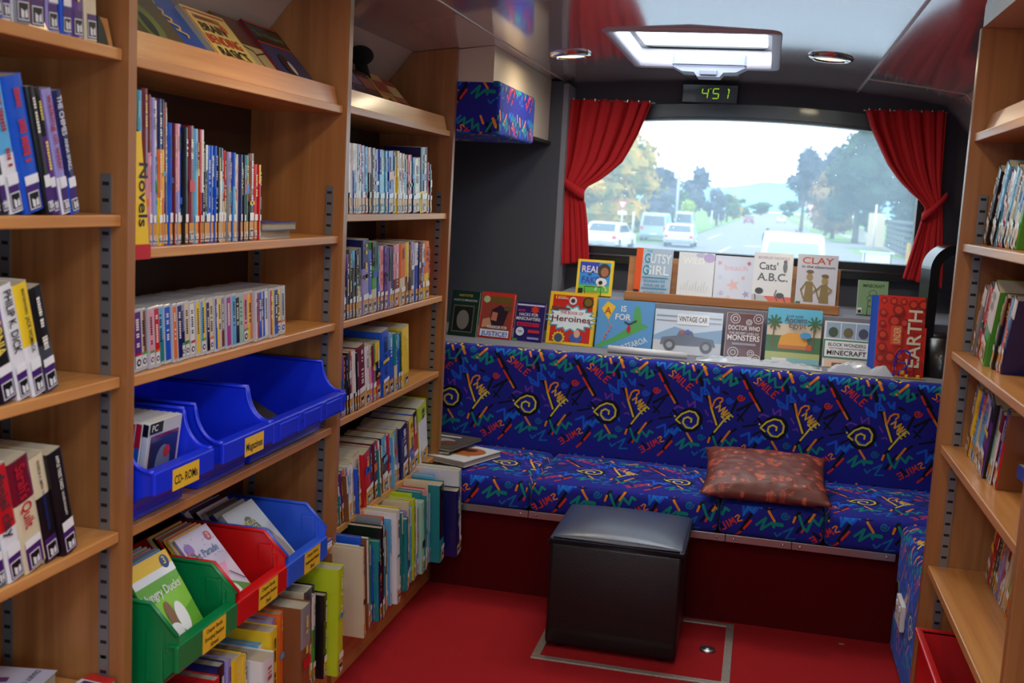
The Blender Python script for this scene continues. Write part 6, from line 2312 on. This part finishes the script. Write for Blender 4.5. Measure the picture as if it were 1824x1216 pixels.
for i, (x, y, h, lab) in enumerate(((-9.4, 80, 2.0, 'short white post beside the left give way sign'), (-7.1, 150, 2.2, 'white marker post on the left verge'), (-6.6, 160, 2.6, 'taller white post on the left verge'), (9.6, 112, 2.2, 'white post on the right verge'), (8.9, 96, 3.6, 'pale blue street post in front of the cream fence'))):
    pole('post', x, y, h, .1, lab, WHITEP)
def giveway(x, y, h, s_, label):
    R = empty('give_way_sign')
    bm = bmesh.new()
    tube(bm, [(x, y, GZ), (x, y, GZ + h)], .06, 8)
    mkobj('post', bm, WHITEP, R)
    bm = bmesh.new()
    prism(bm, [(x - s_ / 2, GZ + h), (x + s_ / 2, GZ + h), (x, GZ + h - s_ * .87)], 1, y - .08, y - .05)
    mkobj('triangle_plate', bm, mat('sign_red', (200, 60, 60), .5), R)
    bm = bmesh.new()
    k = .62
    cz_ = GZ + h - s_ * .29
    prism(bm, [(x - s_ / 2 * k, cz_ + s_ * .29 * k), (x + s_ / 2 * k, cz_ + s_ * .29 * k), (x, cz_ - s_ * .58 * k)], 1, y - .095, y - .08)
    mkobj('triangle_face', bm, WHITEP, R)
    bm = bmesh.new()
    box(bm, x - s_ * .42, x + s_ * .42, y - .08, y - .05, GZ + h - s_ * 1.25, GZ + h - s_ * .92)
    mkobj('lower_plate', bm, WHITEP, R)
    tag(R, label, 'road sign', 'give way signs')
giveway(-10.17, 79.5, 2.75, .8, 'give way sign on the left in front of the yellow tree')
giveway(4.85, 130, 3.6, 1.15, 'give way sign on the right in front of the grass verge')

# fences and walls
def fence_boards(name, x0, y0, x1, y1, h, m, label, horiz=False, n=14):
    R = empty(name)
    L = math.hypot(x1 - x0, y1 - y0)
    bm = bmesh.new()
    if horiz:
        for k in range(6):
            z = GZ + .25 + k * h / 6
            for s_ in (0,):
                tube(bm, [(x0, y0, z), (x1, y1, z)], h / 15, 4)
        for k in range(n + 1):
            t = k / n
            x, y = x0 + (x1 - x0) * t, y0 + (y1 - y0) * t
            box(bm, x - .07, x + .07, y - .07, y + .07, GZ, GZ + h + .05)
    else:
        for k in range(n):
            t, t2 = k / n, (k + .94) / n
            a = Vector((x0 + (x1 - x0) * t, y0 + (y1 - y0) * t, 0))
            b = Vector((x0 + (x1 - x0) * t2, y0 + (y1 - y0) * t2, 0))
            pr = Vector((-(y1 - y0), x1 - x0, 0)).normalized() * .02
            v = [bm.verts.new(p + Vector((0, 0, z))) for z in (GZ, GZ + h) for p in (a - pr, b - pr, b + pr, a + pr)]
            for q in ((0, 1, 2, 3), (4, 5, 6, 7), (0, 1, 5, 4), (1, 2, 6, 5), (2, 3, 7, 6), (3, 0, 4, 7)):
                bm.faces.new([v[i] for i in q])
    mkobj('boards', bm, m, R)
    tag(R, label, 'fence')
fence_boards('fence', 8.8, 101, 10.1, 100.2, 2.9, mat('cream_fence_paint', (206, 190, 158), .8), 'cream board fence left of the dark slatted one')
fence_boards('fence', 10.3, 99.6, 8.6, 60, 2.4, mat('dark_timber', (74, 84, 86), .85), 'dark horizontal slatted fence running along the right', True, 12)
fence_boards('fence', -17, 82, -9.2, 104, 1.6, mat('brown_timber', (116, 98, 84), .85), 'brown board fence behind the white hatchback')
fence_boards('fence', 9.2, 124, 11.5, 121, 1.3, mat('white_paling', (206, 206, 200), .8), 'low white fence beside the right footpath')
fence_boards('fence', 9.4, 150, 9.6, 200, 1.8, mat('terracotta_fence', (158, 92, 74), .8), 'reddish brown fence behind the right footpath')
bm = bmesh.new()
box(bm, 8.0, 8.2, 66, 66.2, GZ, GZ + 1.2, .02)
tag(mkobj('bollard', bm, mat('yellow_paint', (216, 170, 50), .6)), 'yellow bollard at the foot of the dark slatted fence', 'bollard')
bm = bmesh.new()
tray(bm, 1.9, 2.4, 22, 22.4, -.3, .86, .02, .05)
for k in range(9):
    box(bm, 1.92 + k * .055, 1.93 + k * .055, 21.985, 22.0, -.25, .8)
ob = mkobj('plastic_crate', bm, mat('white_crate_plastic', (220, 226, 232), .5))
tag(ob, 'white ribbed plastic tub behind the bus near the right curtain', 'tub')
bm = bmesh.new()
box(bm, 1.8, 2.5, 21.8, 22.6, GZ, -.3, .03)
tag(mkobj('pallet_box', bm, CONC), 'concrete block carrying the white ribbed tub', 'block')

# vehicles
def car(x, y, W, L, H, body, label, rear=True, boxy=False, brake=True, lights=None, hd=0, name='car'):
    """vehicle seen end on; built along +Y from its near end at y"""
    R = empty(name)
    R.location = (x, y, GZ)
    R.rotation_euler = (0, 0, math.radians(hd))
    tag(R, label, 'car' if not boxy else 'van')
    m = mat('car_paint', body, .3, .0, coat=.8)
    g_ = mat('car_glass', (52, 70, 84) if not lights else (150, 190, 190), .08, coat=.6)
    if boxy:
        P = [(0, .35), (0, H * .55), (.15, H * .93), (.4, H), (L * .7, H), (L * .82, H * .6), (L, H * .52), (L, .35)]
    else:
        P = [(0, .32), (.02, H * .6), (.25, H * .66), (.75, H * .97), (1.1, H), (L * .55, H * .98), (L * .72, H * .66), (L * .97, H * .56), (L, .32)]
    bm = bmesh.new()
    secs = []
    for sx in (-1, -.92, .92, 1):
        secs.append([bm.verts.new((W / 2 * sx * (1 - .12 * max(0, (z - H * .6) / (H * .4)) ** 1), yy, z if abs(sx) == 1 or z < H * .6 else z + .03)) for yy, z in P])
    for A_, B_ in zip(secs, secs[1:]):
        for i in range(len(P)):
            bm.faces.new((A_[i], A_[(i + 1) % len(P)], B_[(i + 1) % len(P)], B_[i]))
    bm.faces.new(secs[0])
    bm.faces.new(secs[-1][::-1])
    mkobj('body', bm, m, R)
    bm = bmesh.new()
    if boxy:
        q = [(-.40, -.005, H * .57), (.40, -.005, H * .57), (.36, .125, H * .9), (-.36, .125, H * .9)]
    else:
        q = [(-.40, .235, H * .67), (.40, .235, H * .67), (.35, .70, H * .95), (-.35, .70, H * .95)]
    f0 = [bm.verts.new((a * W, b - .03, c + .01)) for a, b, c in q]
    f1 = [bm.verts.new((a * W, b + .02, c)) for a, b, c in q]
    bm.faces.new(f0)
    for i in range(4):
        bm.faces.new((f0[i], f0[(i + 1) % 4], f1[(i + 1) % 4], f1[i]))
    for s_ in (-1, 1):
        bm.faces.new([bm.verts.new((s_ * (W / 2 + .004) * k, yy, z)) for yy, z, k in ((.7 if not boxy else .3, H * .66, 1), (L * .66, H * .66, 1), (L * .54, H * .92, .91), (1.0 if not boxy else .4, H * .92, .91))])
    mkobj('window_glass', bm, g_, R)
    for s_ in (-1, 1):
        bm = bmesh.new()
        box(bm, s_ * W * .42 - W * .06, s_ * W * .42 + W * .06, -.03, .05, H * .42, H * .54, .02)
        mkobj('tail_light' if rear else 'headlight', bm, mat('lamp_red', (200, 50, 40), .3) if rear else WHITEP, R)
        for yy in (.7, L - .8):
            bm = bmesh.new()
            n = 20
            for xx in (s_ * W * .5 - .1 * s_, s_ * W * .5):
                pass
            ring = lambda xx: [bm.verts.new((xx, yy + .31 * math.cos(2 * PI * k / n), .31 + .31 * math.sin(2 * PI * k / n))) for k in range(n)]
            A_, B_ = ring(s_ * (W * .5 - .2)), ring(s_ * W * .5)
            bm.faces.new(A_)
            bm.faces.new(B_)
            for k in range(n):
                bm.faces.new((A_[k], A_[(k + 1) % n], B_[(k + 1) % n], B_[k]))
            mkobj('wheel', bm, mat('tyre_rubber', (26, 26, 28), .8) if 'tyre_rubber' not in bpy.data.materials else bpy.data.materials['tyre_rubber'], R)
    bm = bmesh.new()
    box(bm, -W * .48, W * .48, -.06, .1, .28, .5, .03)
    mkobj('bumper', bm, mat('bumper_plastic', tuple(int(v * .7) for v in body), .5), R)
    bm = bmesh.new()
    box(bm, -.24, .24, -.075, -.06, .52, .62)
    mkobj('number_plate', bm, WHITEP, R)
    return R
car(-8.75, 59.5, 1.9, 4.2, 1.5, (226, 232, 236), 'white hatchback half hidden by the left curtain', hd=-8)
car(-7.6, 77, 1.9, 4.6, 2.0, (150, 170, 190), 'grey blue van in front of the yellow tree', boxy=True, name='van')
car(-5.25, 69.5, 1.85, 4.6, 1.45, (196, 206, 216), 'silver saloon car waiting at the junction')
car(.78, 30, 1.75, 4.4, 2.02, (206, 226, 226), 'pale car directly behind the bus, only its windscreen and roof showing', rear=False, boxy=True, lights=1, name='car')
car(-3.0, 205, 1.8, 4.4, 1.5, (150, 50, 60), 'small red car far down the street')
car(3.4, 250, 1.8, 4.4, 1.5, (226, 230, 232), 'distant white car with its headlights on', rear=False)
car(-6.9, 96, 1.6, 2.4, 2.1, (170, 180, 190), 'pale grey trailer box beside the lamp post', boxy=True, name='trailer')
bm = bmesh.new()
for x in (2.85, 3.95):
    bmesh.ops.create_uvsphere(bm, u_segments=12, v_segments=8, radius=.28, matrix=Matrix.Translation((x, 249.7, GZ + .75)))
hl = mkobj('headlamp_glow', bm, emis('lit_headlamp', (255, 250, 236), 8))
tag(hl, 'pair of lit headlamps on the distant white car', 'headlamps')


def person(x, y, h, top, label):
    """walking person as one continuous skinned body"""
    me = bpy.data.meshes.new('person')
    s_ = h / 1.75
    V = [(0, 0, .95), (0, 0, 1.2), (0, 0, 1.42), (0, 0, 1.5), (0, 0, 1.62), (-.1, 0, .92), (-.12, .12, .5), (-.12, .0, .06), (-.12, -.14, .03), (.1, 0, .92), (.12, -.14, .5), (.12, -.2, .08), (.12, -.34, .03),
         (-.19, 0, 1.4), (-.24, -.08, 1.12), (-.22, -.2, .9), (.19, 0, 1.4), (.24, .08, 1.12), (.22, .05, .88), (0, -.02, 1.72)]
    E = [(0, 1), (1, 2), (2, 3), (3, 4), (4, 19), (0, 5), (5, 6), (6, 7), (7, 8), (0, 9), (9, 10), (10, 11), (11, 12), (2, 13), (13, 14), (14, 15), (2, 16), (16, 17), (17, 18)]
    rad = [.15, .15, .14, .06, .1, .1, .065, .05, .04, .1, .065, .05, .04, .07, .05, .035, .07, .05, .035, .08]
    me.from_pydata([(a * s_, b * s_, c * s_) for a, b, c in V], E, [])
    o = bpy.data.objects.new('person', me)
    COL.objects.link(o)
    sk_ = o.modifiers.new('skin', 'SKIN')
    for i, r_ in enumerate(rad):
        me.skin_vertices[0].data[i].radius = (r_ * s_, r_ * s_ * .8)
    me.skin_vertices[0].data[0].use_root = True
    o.modifiers.new('sub', 'SUBSURF').levels = 1
    me.materials.append(mat('clothes', top, .9))
    o.location = (x, y, GZ)
    tag(o, label, 'person')
def add_skin(o):
    pass
for a in ((.15, 62, 1.72, (52, 58, 78), 'person in dark clothes walking behind the pale car'), (1.9, 70, 1.6, (150, 80, 74), 'person in a reddish top crossing the street further right')):
    try:
        person(*a)
    except Exception as e_:
        print('person', e_)
